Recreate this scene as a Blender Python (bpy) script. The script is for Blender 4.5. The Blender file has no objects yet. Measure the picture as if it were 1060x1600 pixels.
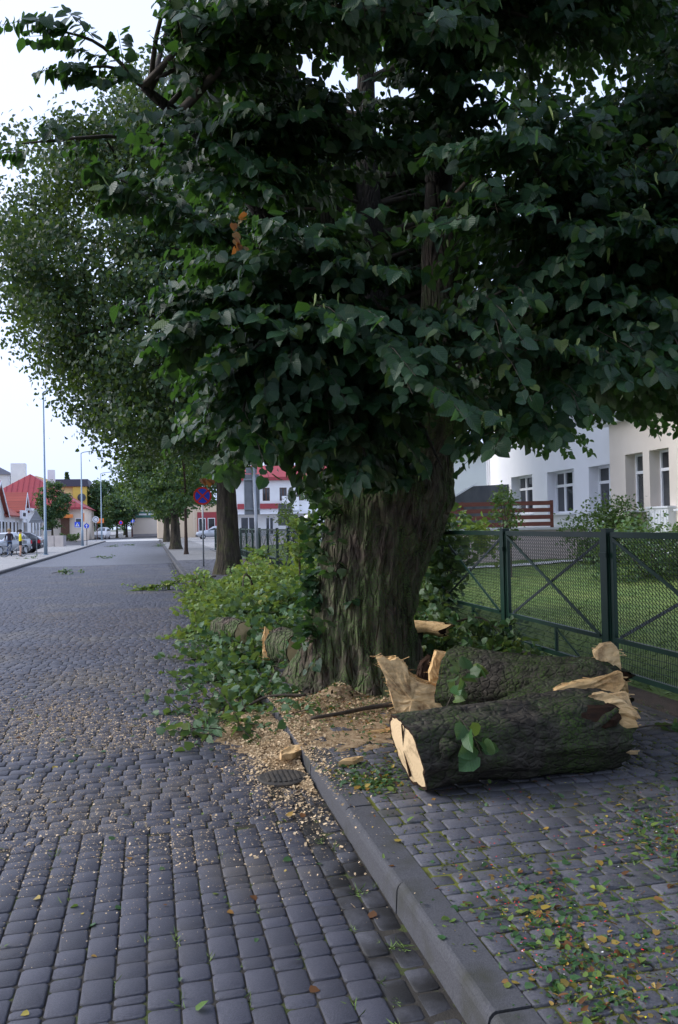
import bpy, math, random
import numpy as np
from mathutils import Matrix, Vector, noise
R = math.radians
rng = np.random.default_rng(11); random.seed(11)
SC = bpy.context.scene
COL = SC.collection

# ------------------------------------------------------------------ camera, sky, sun, exposure
cam_d = bpy.data.cameras.new('camera'); cam = bpy.data.objects.new('camera', cam_d); COL.objects.link(cam)
cam_d.sensor_fit = 'VERTICAL'; cam_d.sensor_height = 36.0; cam_d.lens = 29.03
cam_d.clip_start = 0.05; cam_d.clip_end = 3000
EYE = np.array([0, 0, 1.7])
c_rt = np.array([0.97478289, -0.22217068, -0.02094028]); c_up = np.array([0.01723814, -0.01858979, 0.99967858]); c_fw = np.array([0.22248855, 0.97483055, 0.0142912])
cam.matrix_world = Matrix(((c_rt[0], c_up[0], -c_fw[0], 0), (c_rt[1], c_up[1], -c_fw[1], 0), (c_rt[2], c_up[2], -c_fw[2], 1.7), (0, 0, 0, 1)))
SC.camera = cam
def in_view(P, margin=0.0):
    """which points the photograph's frame takes in, and how far off they are"""
    d = np.asarray(P) - EYE; z = d @ c_fw; z = np.where(z > .05, z, .05)
    u = (d @ c_rt) / z * 1290 / 530; v = (d @ c_up) / z * 1290 / 800
    return (abs(u) < 1 + margin) & (abs(v) < 1 + margin) & (z > .06), z

SUN_EL, SUN_AZ = R(34), R(-72)          # azimuth measured from +Y (down the street) towards +X
w = bpy.data.worlds.new('World'); SC.world = w; w.use_nodes = True
nt = w.node_tree; bgn = nt.nodes['Background']
sky = nt.nodes.new('ShaderNodeTexSky'); sky.sky_type = 'NISHITA'; sky.sun_disc = False
sky.sun_elevation = SUN_EL; sky.sun_rotation = SUN_AZ; sky.air_density = 1.0; sky.dust_density = 6.0; sky.ozone_density = 1.0; sky.altitude = 60
hs = nt.nodes.new('ShaderNodeHueSaturation'); hs.inputs['Saturation'].default_value = 0.42
nt.links.new(sky.outputs[0], hs.inputs['Color']); nt.links.new(hs.outputs[0], bgn.inputs[0]); bgn.inputs[1].default_value = 0.05
ovc = nt.nodes.new('ShaderNodeBackground'); ovc.inputs[0].default_value = (.56, .675, .98, 1); ovc.inputs[1].default_value = 1.0     # an even layer of cloud over that sky
adds = nt.nodes.new('ShaderNodeAddShader'); nt.links.new(bgn.outputs[0], adds.inputs[0]); nt.links.new(ovc.outputs[0], adds.inputs[1]); nt.links.new(adds.outputs[0], nt.nodes['World Output'].inputs[0])
sd = bpy.data.lights.new('sun', 'SUN'); sd.energy = 1.7; sd.angle = R(25); sd.color = (1.0, .97, .93)
sun = bpy.data.objects.new('sun', sd); COL.objects.link(sun)
sv = Vector((math.sin(SUN_AZ) * math.cos(SUN_EL), math.cos(SUN_AZ) * math.cos(SUN_EL), math.sin(SUN_EL)))
sun.rotation_euler = sv.to_track_quat('Z', 'Y').to_euler(); sun.location = (-20, 20, 40)
SC.view_settings.view_transform = 'Standard'; SC.view_settings.look = 'None'; SC.view_settings.gamma = 1; SC.view_settings.use_curve_mapping = False
SC.view_settings.exposure = 0.45
SC.render.engine = 'CYCLES'
SC.cycles.max_bounces = 6; SC.cycles.diffuse_bounces = 3; SC.cycles.glossy_bounces = 2; SC.cycles.transmission_bounces = 3; SC.cycles.transparent_max_bounces = 6

# ------------------------------------------------------------------ materials
def node(nt, t, **kw):
    n = nt.nodes.new(t)
    for k, v in kw.items(): setattr(n, k, v)
    return n
def rgba(c): return (c[0], c[1], c[2], 1)
def mix_rgb(nt, f, a, b, blend='MIX'):
    m = node(nt, 'ShaderNodeMix', data_type='RGBA', blend_type=blend)
    for sock, v in ((m.inputs[0], f), (m.inputs[6], a), (m.inputs[7], b)):
        if hasattr(v, 'is_linked') or hasattr(v, 'links'): nt.links.new(v, sock)
        elif isinstance(v, (int, float)): sock.default_value = v
        else: sock.default_value = rgba(v)
    return m.outputs[2]
def math_n(nt, op, a, b=0.0):
    m = node(nt, 'ShaderNodeMath', operation=op)
    for sock, v in ((m.inputs[0], a), (m.inputs[1], b)):
        if isinstance(v, (int, float)): sock.default_value = v
        else: nt.links.new(v, sock)
    return m.outputs[0]
def ramp(nt, fac, lo, hi):
    m = node(nt, 'ShaderNodeMapRange'); m.inputs[1].default_value = lo; m.inputs[2].default_value = hi
    nt.links.new(fac, m.inputs[0]); return m.outputs[0]
def coords(nt, world=True, scale=(1, 1, 1)):
    src = node(nt, 'ShaderNodeNewGeometry').outputs['Position'] if world else node(nt, 'ShaderNodeTexCoord').outputs['Object']
    mp = node(nt, 'ShaderNodeMapping'); mp.inputs['Scale'].default_value = scale
    nt.links.new(src, mp.inputs[0]); return mp.outputs[0]
def noise_n(nt, vec, scale, detail=4, rough=.55):
    n = node(nt, 'ShaderNodeTexNoise'); n.inputs['Scale'].default_value = scale; n.inputs['Detail'].default_value = detail; n.inputs['Roughness'].default_value = rough
    nt.links.new(vec, n.inputs[0]); return n.outputs[0]
def rand_n(nt):
    g = node(nt, 'ShaderNodeNewGeometry'); o = node(nt, 'ShaderNodeObjectInfo')
    return math_n(nt, 'FRACT', math_n(nt, 'ADD', g.outputs['Random Per Island'], o.outputs['Random']))
def new_mat(name):
    m = bpy.data.materials.new(name); m.use_nodes = True
    return m, m.node_tree, m.node_tree.nodes['Principled BSDF']
def bump(nt, bs, h, strength, dist=.01):
    b = node(nt, 'ShaderNodeBump'); b.inputs['Strength'].default_value = strength; b.inputs['Distance'].default_value = dist
    nt.links.new(h, b.inputs['Height']); nt.links.new(b.outputs[0], bs.inputs['Normal']); return b

def mat(name, col, col2=None, scale=4.0, lo=.35, hi=.65, rough=.75, spec=.3, bmp=0.0, bscale=60, bdist=.01, island=0.0, metal=0.0, world=True, stretch=(1, 1, 1), col3=None, scale3=1.0, lo3=.5, hi3=.7):
    m, nt, bs = new_mat(name)
    v = coords(nt, world, stretch); c = None
    if col2 is not None: c = mix_rgb(nt, ramp(nt, noise_n(nt, v, scale), lo, hi), col, col2)
    if col3 is not None: c = mix_rgb(nt, ramp(nt, noise_n(nt, v, scale3, 6), lo3, hi3), c if c is not None else col, col3)
    if island:
        f = math_n(nt, 'ADD', math_n(nt, 'MULTIPLY', rand_n(nt), 2 * island), 1 - island)
        h = node(nt, 'ShaderNodeHueSaturation')
        if c is None: h.inputs['Color'].default_value = rgba(col)
        else: nt.links.new(c, h.inputs['Color'])
        nt.links.new(f, h.inputs['Value']); c = h.outputs[0]
    if c is None: bs.inputs['Base Color'].default_value = rgba(col)
    else: nt.links.new(c, bs.inputs['Base Color'])
    bs.inputs['Roughness'].default_value = rough; bs.inputs['Specular IOR Level'].default_value = spec; bs.inputs['Metallic'].default_value = metal
    if bmp: bump(nt, bs, noise_n(nt, v, bscale, 5, .65), bmp, bdist)
    return m

def leaf_mat(name, a, b, c, rough=.42, spec=.45, transl=.28, tcol=(.16, .26, .03), veins=False):
    """two greens and a rare third per leaf, paler and duller below, light passing through"""
    m, nt, bs = new_mat(name)
    r = rand_n(nt)
    col = mix_rgb(nt, ramp(nt, r, 0, .85), a, b); col = mix_rgb(nt, ramp(nt, r, .93, .96), col, c)
    g = node(nt, 'ShaderNodeNewGeometry')
    pale = mix_rgb(nt, .45, col, (.12, .16, .08))
    col2 = mix_rgb(nt, g.outputs['Backfacing'], col, pale)
    if veins:
        at = node(nt, 'ShaderNodeAttribute', attribute_name='luv'); sp = node(nt, 'ShaderNodeSeparateXYZ'); nt.links.new(at.outputs['Vector'], sp.inputs[0])
        ax = math_n(nt, 'ABSOLUTE', sp.outputs[0])
        s = math_n(nt, 'SINE', math_n(nt, 'MULTIPLY', math_n(nt, 'SUBTRACT', sp.outputs[1], math_n(nt, 'MULTIPLY', ax, .75)), 38.0))
        vein = math_n(nt, 'MAXIMUM', ramp(nt, s, .8, 1.0), math_n(nt, 'SUBTRACT', 1.0, ramp(nt, ax, 0, .035)))
        col2 = mix_rgb(nt, math_n(nt, 'MULTIPLY', vein, .3), col2, (.13, .2, .06))
        bump(nt, bs, math_n(nt, 'SUBTRACT', math_n(nt, 'MULTIPLY', s, .5), vein), .35, .004)
    nt.links.new(col2, bs.inputs['Base Color']); bs.inputs['Roughness'].default_value = rough; bs.inputs['Specular IOR Level'].default_value = spec
    tr = node(nt, 'ShaderNodeBsdfTranslucent'); tr.inputs[0].default_value = rgba(tcol)
    mx = node(nt, 'ShaderNodeMixShader'); mx.inputs[0].default_value = transl
    out = nt.nodes['Material Output']
    nt.links.new(bs.outputs[0], mx.inputs[1]); nt.links.new(tr.outputs[0], mx.inputs[2]); nt.links.new(mx.outputs[0], out.inputs[0])
    return m

def bark_mat(name, base, dark, moss, stretch=(13, 13, 3.2), moss_lo=.48, moss_hi=.66, bdist=.03, bstr=.9, crk=.5):
    m, nt, bs = new_mat(name)
    v = coords(nt, False, stretch); n1 = noise_n(nt, v, 1.0, 6, .65)
    vo = node(nt, 'ShaderNodeTexVoronoi', feature='DISTANCE_TO_EDGE'); vo.inputs['Scale'].default_value = 1.3; nt.links.new(v, vo.inputs[0])
    crack = ramp(nt, vo.outputs[0], 0, .22)
    c = mix_rgb(nt, ramp(nt, n1, .35, .65), dark, base)
    v2 = coords(nt, False, (1, 1, .6)); mo = noise_n(nt, v2, 2.6, 7, .7)
    fine = noise_n(nt, coords(nt, False), 70, 3, .7)
    mf = math_n(nt, 'MULTIPLY', ramp(nt, mo, moss_lo, moss_hi), ramp(nt, fine, .4, .62))
    c = mix_rgb(nt, mf, c, moss)
    lich = math_n(nt, 'MULTIPLY', ramp(nt, noise_n(nt, v2, 5.5, 6, .7), .58, .7), ramp(nt, fine, .5, .6))
    c = mix_rgb(nt, math_n(nt, 'MULTIPLY', lich, .55), c, (.2, .23, .17))
    nt.links.new(c, bs.inputs['Base Color']); bs.inputs['Roughness'].default_value = .9; bs.inputs['Specular IOR Level'].default_value = .15
    h = math_n(nt, 'ADD', math_n(nt, 'MULTIPLY', n1, .7), math_n(nt, 'MULTIPLY', crack, crk)); h = math_n(nt, 'ADD', h, math_n(nt, 'MULTIPLY', fine, .18))
    bump(nt, bs, h, bstr, bdist)
    return m

def wood_mat(name, a, b, stretch=(3, 3, 30), rough=.8, dirt=(.16, .09, .04), dlo=.6, dhi=.75, rings=False):
    m, nt, bs = new_mat(name)
    v = coords(nt, False, stretch)
    if rings:
        wv = node(nt, 'ShaderNodeTexWave', wave_type='RINGS', rings_direction='Z'); wv.inputs['Scale'].default_value = 17; wv.inputs['Distortion'].default_value = 2.0; wv.inputs['Detail'].default_value = 3
        nt.links.new(v, wv.inputs[0]); f = wv.outputs['Fac']
    else: f = noise_n(nt, v, 1.0, 6, .65)
    c = mix_rgb(nt, ramp(nt, f, .25, .75), a, b)
    c = mix_rgb(nt, math_n(nt, 'MULTIPLY', ramp(nt, noise_n(nt, coords(nt, False), 7, 6, .65), dlo, dhi), .8), c, dirt)
    nt.links.new(c, bs.inputs['Base Color']); bs.inputs['Roughness'].default_value = rough; bs.inputs['Specular IOR Level'].default_value = .2
    bump(nt, bs, math_n(nt, 'ADD', math_n(nt, 'MULTIPLY', f, .12 if rings else 1.0), noise_n(nt, coords(nt, False), 40, 4)), .6, .006)
    return m

def brick_sheet(name, a, b, mortar, bw, bh, axis='Z', off=.5, rough=.8, mort=.012, bstr=.6):
    m, nt, bs = new_mat(name)
    v = coords(nt, True)
    if axis != 'Z':
        sp = node(nt, 'ShaderNodeSeparateXYZ'); nt.links.new(v, sp.inputs[0]); cb = node(nt, 'ShaderNodeCombineXYZ')
        nt.links.new(sp.outputs[1 if axis == 'X' else 0], cb.inputs[0]); nt.links.new(sp.outputs[2], cb.inputs[1]); v = cb.outputs[0]
    t = node(nt, 'ShaderNodeTexBrick', offset=off); t.inputs['Color1'].default_value = rgba(a); t.inputs['Color2'].default_value = rgba(b); t.inputs['Mortar'].default_value = rgba(mortar)
    t.inputs['Scale'].default_value = 1; t.inputs['Mortar Size'].default_value = mort; t.inputs['Brick Width'].default_value = bw; t.inputs['Row Height'].default_value = bh; t.inputs['Mortar Smooth'].default_value = .3
    nt.links.new(v, t.inputs[0])
    c = mix_rgb(nt, ramp(nt, noise_n(nt, coords(nt, True), .35, 4), .35, .7), t.outputs[0], tuple(x * .75 for x in a))
    nt.links.new(c, bs.inputs['Base Color']); bs.inputs['Roughness'].default_value = rough
    iv = math_n(nt, 'SUBTRACT', 1.0, t.outputs['Fac']); bump(nt, bs, iv, bstr, .012)
    return m

K = {}
K['leaf'] = leaf_mat('lime_leaf', (.007, .030, .016), (.014, .05, .022), (.06, .09, .02), veins=True, rough=.42, spec=.32, transl=.2, tcol=(.1, .25, .03))
K['leaf_far'] = leaf_mat('lime_leaf_distant', (.010, .034, .014), (.022, .055, .02), (.07, .09, .025), rough=.5, spec=.3, transl=.2)
K['leaf_street'] = leaf_mat('street_tree_leaf', (.022, .06, .03), (.045, .095, .04), (.09, .12, .04), rough=.55, spec=.3)
K['leaf_fallen'] = leaf_mat('fallen_branch_leaf', (.075, .16, .025), (.16, .23, .045), (.36, .36, .06), rough=.5, spec=.35, tcol=(.28, .38, .05), veins=True)
K['leaf_fallen_dark'] = leaf_mat('fallen_branch_leaf_dark', (.026, .085, .025), (.05, .13, .045), (.16, .2, .04), rough=.38, tcol=(.18, .28, .05), veins=True)
K['leaf_shrub'] = leaf_mat('shrub_leaf', (.035, .085, .022), (.08, .14, .035), (.15, .19, .06), rough=.5)
K['leaf_yellow'] = leaf_mat('yellowed_leaf', (.4, .3, .05), (.33, .17, .05), (.5, .4, .08), tcol=(.4, .3, .05))
K['leaf_dry'] = leaf_mat('dry_leaf', (.17, .08, .035), (.12, .06, .03), (.26, .13, .05), rough=.7, spec=.15, tcol=(.4, .15, .03))
K['bract'] = mat('lime_bract', (.2, .26, .08), rough=.6, island=.25)
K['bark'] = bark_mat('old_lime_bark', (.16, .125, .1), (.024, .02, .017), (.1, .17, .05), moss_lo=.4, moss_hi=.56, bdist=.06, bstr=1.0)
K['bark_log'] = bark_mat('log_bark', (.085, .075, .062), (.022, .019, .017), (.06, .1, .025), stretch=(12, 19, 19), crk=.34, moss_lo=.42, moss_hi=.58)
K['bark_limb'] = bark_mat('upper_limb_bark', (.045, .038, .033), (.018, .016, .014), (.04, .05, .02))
K['bark_far'] = bark_mat('street_tree_bark', (.085, .07, .052), (.022, .02, .016), (.085, .1, .03), stretch=(9, 9, 1.4), moss_lo=.5)
K['bark_red'] = bark_mat('young_tree_bark', (.075, .05, .04), (.035, .024, .02), (.05, .05, .03), stretch=(20, 20, 3), moss_lo=.6, moss_hi=.8)
K['twig'] = mat('twig_bark', (.05, .042, .035), (.09, .07, .05), scale=20, rough=.85)
K['rings'] = wood_mat('sawn_wood', (.78, .58, .34), (.75, .55, .315), stretch=(1, 1, 1), rings=True, dlo=.52, dhi=.72)
K['split'] = wood_mat('split_wood', (.8, .56, .28), (.55, .33, .14), stretch=(4, 30, 30), dlo=.55, dhi=.7)
K['split_pale'] = wood_mat('pale_split_wood', (.92, .68, .38), (.68, .43, .19), stretch=(7, 45, 45), dlo=.5, dhi=.66, dirt=(.17, .08, .04))
K['rot'] = wood_mat('rotten_wood', (.06, .028, .014), (.018, .011, .008), stretch=(6, 20, 20), dlo=.5, dhi=.7, dirt=(.02, .012, .01))
K['dust'] = mat('brown_sawdust', (.3, .22, .14), (.2, .14, .09), scale=9, rough=.95, island=.3, spec=.1)
K['chip'] = mat('sawdust_chip', (.68, .52, .33), (.46, .33, .19), scale=9, rough=.9, island=.35, spec=.15)
K['heap'] = mat('sawdust', (.46, .34, .21), (.24, .16, .09), scale=18, rough=.95, bmp=1.0, bscale=170, bdist=.012, spec=.1)
K['paver'] = mat('road_stone', (.042, .043, .057), (.072, .072, .092), scale=130, lo=.3, hi=.7, rough=.52, spec=.42, bmp=.9, bscale=220, bdist=.004, island=.2, col3=(.095, .084, .076), scale3=.7, lo3=.5, hi3=.68)
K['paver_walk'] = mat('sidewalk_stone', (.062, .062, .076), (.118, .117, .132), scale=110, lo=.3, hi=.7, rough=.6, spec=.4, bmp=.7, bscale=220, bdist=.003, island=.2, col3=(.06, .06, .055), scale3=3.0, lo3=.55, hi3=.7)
K['paver_dark'] = mat('gutter_stone', (.05, .05, .06), (.075, .075, .085), scale=90, rough=.6, spec=.4, bmp=.6, bscale=180, bdist=.004, island=.25, col3=(.018, .017, .017), scale3=3.2, lo3=.4, hi3=.56)
K['kerb'] = mat('kerb_concrete', (.052, .052, .06), (.09, .09, .097), scale=120, lo=.3, hi=.7, rough=.8, bmp=.8, bscale=170, bdist=.004, island=.08, col3=(.045, .045, .035), scale3=4, lo3=.5, hi3=.72)
K['joint'] = mat('joint_dirt', (.03, .027, .024), (.05, .044, .036), scale=8, rough=.95, bmp=.6, bscale=120, col3=(.06, .075, .02), scale3=7, lo3=.55, hi3=.62)
K['joint_walk'] = mat('mossy_joint', (.03, .026, .02), (.055, .046, .03), scale=9, rough=.95, bmp=.6, bscale=120, col3=(.13, .14, .025), scale3=4, lo3=.4, hi3=.52)
K['soil'] = mat('soil', (.045, .034, .025), (.085, .06, .042), scale=6, rough=.95, bmp=.8, bscale=60, bdist=.02)
K['ground'] = mat('far_ground', (.16, .16, .15), (.1, .12, .08), scale=.05, rough=.9)
K['road_far'] = brick_sheet('road_setts', (.08, .08, .096), (.108, .108, .124), (.035, .034, .036), .15, .12, rough=.48, bstr=.9)
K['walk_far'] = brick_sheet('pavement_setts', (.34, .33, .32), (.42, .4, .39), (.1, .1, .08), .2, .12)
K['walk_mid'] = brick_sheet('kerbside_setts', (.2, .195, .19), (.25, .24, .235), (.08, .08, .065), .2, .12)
K['asphalt'] = mat('cross_street_paving', (.1, .1, .105), (.14, .14, .14), scale=.6, rough=.85)
K['concrete_pale'] = mat('pale_crossing', (.55, .54, .52), (.46, .46, .45), scale=.7, rough=.85)
K['lawn'] = mat('lawn_soil', (.1, .17, .04), (.15, .2, .05), scale=1.2, rough=.95, bmp=.5, bscale=40)
K['blade'] = mat('grass_blade', (.11, .19, .04), (.18, .24, .07), scale=2, rough=.6, island=.35)
K['moss'] = mat('moss', (.07, .09, .02), (.12, .12, .03), scale=30, rough=.95, bmp=.9, bscale=200)
K['green'] = mat('green_fence_paint', (.006, .03, .02), (.01, .042, .028), scale=4, rough=.42, spec=.5, bmp=.1, bscale=90)
K['wire'] = mat('fence_wire', (.012, .022, .016), rough=.5, spec=.5)
K['wire_light'] = mat('brace_metal', (.09, .11, .14), rough=.5, spec=.5)
K['mesh_far'] = mat('green_screen', (.05, .15, .12), (.08, .2, .16), scale=2, rough=.6)
K['galv'] = mat('galvanised_steel', (.28, .31, .34), (.36, .38, .41), scale=3, rough=.45, metal=.6, spec=.5)
K['lamp'] = mat('lamp_post_paint', (.2, .27, .34), (.25, .32, .38), scale=1, rough=.5, metal=.3)
K['grey'] = mat('sign_back', (.2, .21, .23), (.25, .26, .28), scale=5, rough=.55, metal=.3)
K['red'] = mat('sign_red', (.75, .05, .035), rough=.4); K['blue'] = mat('sign_blue', (.03, .09, .7), rough=.4); K['white'] = mat('sign_white', (.78, .78, .78), rough=.45)
K['orange'] = mat('orange_plastic', (.75, .22, .05), rough=.5); K['black'] = mat('black_rubber', (.015, .015, .016), rough=.7)
K['plaster_w'] = mat('white_plaster', (.82, .82, .84), (.77, .77, .79), scale=.7, rough=.9, bmp=.3, bscale=50)
K['plaster_b'] = mat('beige_plaster', (.76, .68, .6), (.7, .62, .54), scale=.7, rough=.9, bmp=.3, bscale=50)
K['plaster_p'] = mat('terrace_plaster', (.55, .46, .42), (.48, .4, .37), scale=.6, rough=.9)
K['wall_white'] = mat('house_white', (.78, .78, .77), (.7, .7, .69), scale=.5, rough=.85)
K['wall_cream'] = mat('house_cream', (.75, .66, .55), (.7, .6, .5), scale=.4, rough=.85)
K['wall_tan'] = mat('house_tan', (.66, .53, .38), (.6, .48, .34), scale=.3, rough=.85)
K['yellow'] = mat('yellow_plaster', (.72, .55, .12), (.68, .52, .12), scale=.4, rough=.85); K['yellow_p'] = mat('pale_yellow_plaster', (.75, .66, .3), (.7, .62, .28), scale=.4, rough=.85)
K['roof_red'] = mat('red_metal_roof', (.34, .055, .06), (.3, .05, .06), scale=.4, rough=.6); K['tile'] = brick_sheet('red_tiles', (.42, .1, .07), (.34, .07, .055), (.12, .04, .03), .45, .35, axis='X')
K['roof_dark'] = mat('dark_roof', (.07, .075, .1), rough=.6); K['trim'] = mat('white_frame', (.78, .79, .82), rough=.45)
K['glass'] = mat('window_glass', (.02, .024, .03), (.05, .055, .06), scale=.8, rough=.06, spec=.6, lo=.45, hi=.6); K['curtain'] = mat('curtain', (.22, .21, .2), (.12, .12, .12), scale=6, stretch=(6, 6, .3), rough=.9)
K['brown'] = mat('brown_stained_board', (.12, .04, .028), (.17, .06, .04), scale=3, stretch=(2, 2, 14), rough=.6); K['door_brown'] = mat('brown_door', (.1, .05, .03), rough=.5)
K['slate'] = mat('weathered_shed_sheet', (.09, .095, .11), (.15, .155, .17), scale=2.2, rough=.8, stretch=(1, 1, .4))
K['stone'] = mat('grey_pink_stone', (.38, .35, .34), (.3, .28, .28), scale=1.2, rough=.9)
K['cutiron'] = mat('cast_iron', (.04, .038, .036), (.08, .068, .055), scale=14, rough=.75)
K['car_black'] = mat('black_car_paint', (.012, .013, .022), rough=.2, spec=.6); K['car_silver'] = mat('silver_car_paint', (.48, .5, .53), rough=.3, metal=.4, spec=.5)
K['car_white'] = mat('white_van_paint', (.75, .76, .78), rough=.3)
K['carglass'] = mat('car_glass', (.03, .04, .045), rough=.05, spec=.7); K['rim'] = mat('wheel_rim', (.5, .52, .55), rough=.35, metal=.6); K['lampglass'] = mat('headlamp_glass', (.6, .65, .7), rough=.1); K['tail'] = mat('tail_lamp', (.5, .02, .03), rough=.2)
K['skin'] = mat('skin', (.5, .3, .22), rough=.6); K['hair'] = mat('dark_hair', (.02, .014, .012), rough=.6); K['hair_fair'] = mat('fair_hair', (.25, .17, .08), rough=.6)
K['shirt_y'] = mat('yellow_shirt', (.8, .68, .02), rough=.8); K['shorts'] = mat('black_shorts', (.015, .015, .018), rough=.8); K['jacket'] = mat('dark_jacket', (.03, .02, .03), rough=.8); K['red_cloth'] = mat('red_cloth', (.45, .03, .05), rough=.8); K['jeans'] = mat('jeans', (.06, .09, .16), rough=.85); K['shoe'] = mat('shoe', (.02, .02, .02), rough=.6)

# ------------------------------------------------------------------ objects and meshes
def tag(o, label=None, cat=None, group=None, kind=None):
    if label: o['label'] = label
    if cat: o['category'] = cat
    if group: o['group'] = group
    if kind: o['kind'] = kind
    return o
def empty(name, loc=(0, 0, 0), rz=0.0):
    o = bpy.data.objects.new(name, None); COL.objects.link(o); o.location = loc; o.rotation_euler = (0, 0, rz); o.empty_display_size = .2
    return o
def thing(name, label, cat, loc=(0, 0, 0), rz=0.0, group=None): return tag(empty(name, loc, rz), label, cat, group)
def link(name, me, parent=None, local=False):
    """world-space geometry under a thing keeps its place; local=True means the mesh is drawn in the thing's own axes"""
    o = bpy.data.objects.new(name, me); COL.objects.link(o)
    if parent is not None:
        o.parent = parent
        if not local and parent.type == 'EMPTY': o.matrix_parent_inverse = parent.matrix_basis.inverted()
    return o
def copy_tree(o, parent=None):
    c = o.copy(); COL.objects.link(c)
    if parent is not None: c.parent = parent
    for ch in o.children: copy_tree(ch, c)
    return c

class MB:
    def __init__(s): s.V = []; s.F = []; s.I = []; s.n = 0
    def add(s, V, F, mi=0):
        s.V.extend([tuple(map(float, v)) for v in V]); s.F.extend([tuple(i + s.n for i in f) for f in F]); s.I.extend([mi] * len(F)); s.n += len(V); return s
    def obox(s, c, ax, ay, az, mi=0):
        c, ax, ay, az = map(np.array, (c, ax, ay, az))
        V = [c + i * ax / 2 + j * ay / 2 + k * az / 2 for k in (-1, 1) for j in (-1, 1) for i in (-1, 1)]
        return s.add(V, [(0, 2, 3, 1), (4, 5, 7, 6), (0, 1, 5, 4), (2, 6, 7, 3), (0, 4, 6, 2), (1, 3, 7, 5)], mi)
    def box(s, c, size, rz=0.0, mi=0):
        ca, sa = math.cos(rz), math.sin(rz)
        return s.obox(c, (size[0] * ca, size[0] * sa, 0), (-size[1] * sa, size[1] * ca, 0), (0, 0, size[2]), mi)
    def bar(s, a, b, w, h, mi=0, up=(0, 0, 1)):
        a, b = np.array(a, float), np.array(b, float); d = b - a; L = np.linalg.norm(d); d /= L
        x = np.cross(d, up); nx = np.linalg.norm(x); x = x / nx if nx > 1e-6 else np.array([1., 0, 0]); z = np.cross(x, d)
        return s.obox((a + b) / 2, d * L, x * w, z * h, mi)
    def quad(s, a, b, c, d, mi=0): return s.add([a, b, c, d], [(0, 1, 2, 3)], mi)
    def tube(s, P, rad, n=8, caps=True, mi=0):
        V, F = loft(P, rad, n)
        k = len(P)
        if caps: F = F + [tuple(range(n - 1, -1, -1)), tuple(range((k - 1) * n, k * n))]
        return s.add(V, F, mi)
    def disc(s, c, nrm, r, n=20, mi=0, th=0.0):
        c = np.array(c, float); nrm = np.array(nrm, float); nrm /= np.linalg.norm(nrm)
        if th: return s.tube([c - nrm * th / 2, c + nrm * th / 2], [r, r], n, True, mi)
        x, y = perp(nrm); V = [c + r * (x * math.cos(t) + y * math.sin(t)) for t in np.linspace(0, 2 * math.pi, n, endpoint=False)]
        return s.add(V, [tuple(range(n))], mi)
    def prism(s, poly, o, x, y, th, mi=0):
        """polygon in the plane (o; x, y) pushed th along x cross y"""
        o, x, y = np.array(o, float), np.array(x, float), np.array(y, float); z = np.cross(x, y); z = z / np.linalg.norm(z) * th; n = len(poly)
        V = [o + x * p[0] + y * p[1] for p in poly] + [o + x * p[0] + y * p[1] + z for p in poly]
        return s.add(V, [tuple(range(n - 1, -1, -1)), tuple(range(n, 2 * n))] + [(i, (i + 1) % n, (i + 1) % n + n, i + n) for i in range(n)], mi)
    def mesh(s, name, mats, smooth=False):
        me = bpy.data.meshes.new(name); me.from_pydata(s.V, [], s.F)
        for m in (mats if isinstance(mats, (list, tuple)) else [mats]): me.materials.append(K[m])
        if any(s.I): me.polygons.foreach_set('material_index', s.I)
        if smooth: me.polygons.foreach_set('use_smooth', [True] * len(me.polygons))
        me.update(); return me
    def build(s, name, mats, parent=None, smooth=False, local=False): return link(name, s.mesh(name, mats, smooth), parent, local)

def perp(d):
    d = np.asarray(d, float); a = np.array([0, 0, 1.]) if abs(d[2]) < .9 else np.array([1., 0, 0])
    x = np.cross(a, d); x /= np.linalg.norm(x); return x, np.cross(d, x)
def loft(P, rad, n=8, disp=None):
    P = np.asarray(P, float); k = len(P); V = []; x0 = None
    for i in range(k):
        d = P[min(i + 1, k - 1)] - P[max(i - 1, 0)]; d /= max(np.linalg.norm(d), 1e-9)
        if x0 is None: x0, y0 = perp(d)
        else:
            x0 = x0 - d * (x0 @ d); x0 /= np.linalg.norm(x0); y0 = np.cross(d, x0)
        for j in range(n):
            t = 2 * math.pi * j / n; r = rad[i]; q = x0 * math.cos(t) + y0 * math.sin(t)
            if disp: r = r * disp(t, i / (k - 1), P[i], q)
            V.append(P[i] + q * r)
    F = [(i * n + j, i * n + (j + 1) % n, (i + 1) * n + (j + 1) % n, (i + 1) * n + j) for i in range(k - 1) for j in range(n)]
    return V, F
def curve(pts, n):
    """smooth path through a few points"""
    pts = np.asarray(pts, float); m = len(pts); out = []
    for t in np.linspace(0, m - 1, n):
        i = min(int(t), m - 2); f = t - i; p0, p1, p2, p3 = pts[max(i - 1, 0)], pts[i], pts[i + 1], pts[min(i + 2, m - 1)]
        out.append(.5 * ((2 * p1) + (p2 - p0) * f + (2 * p0 - 5 * p1 + 4 * p2 - p3) * f * f + (3 * p1 - p0 - 3 * p2 + p3) * f ** 3))
    return np.array(out)
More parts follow.
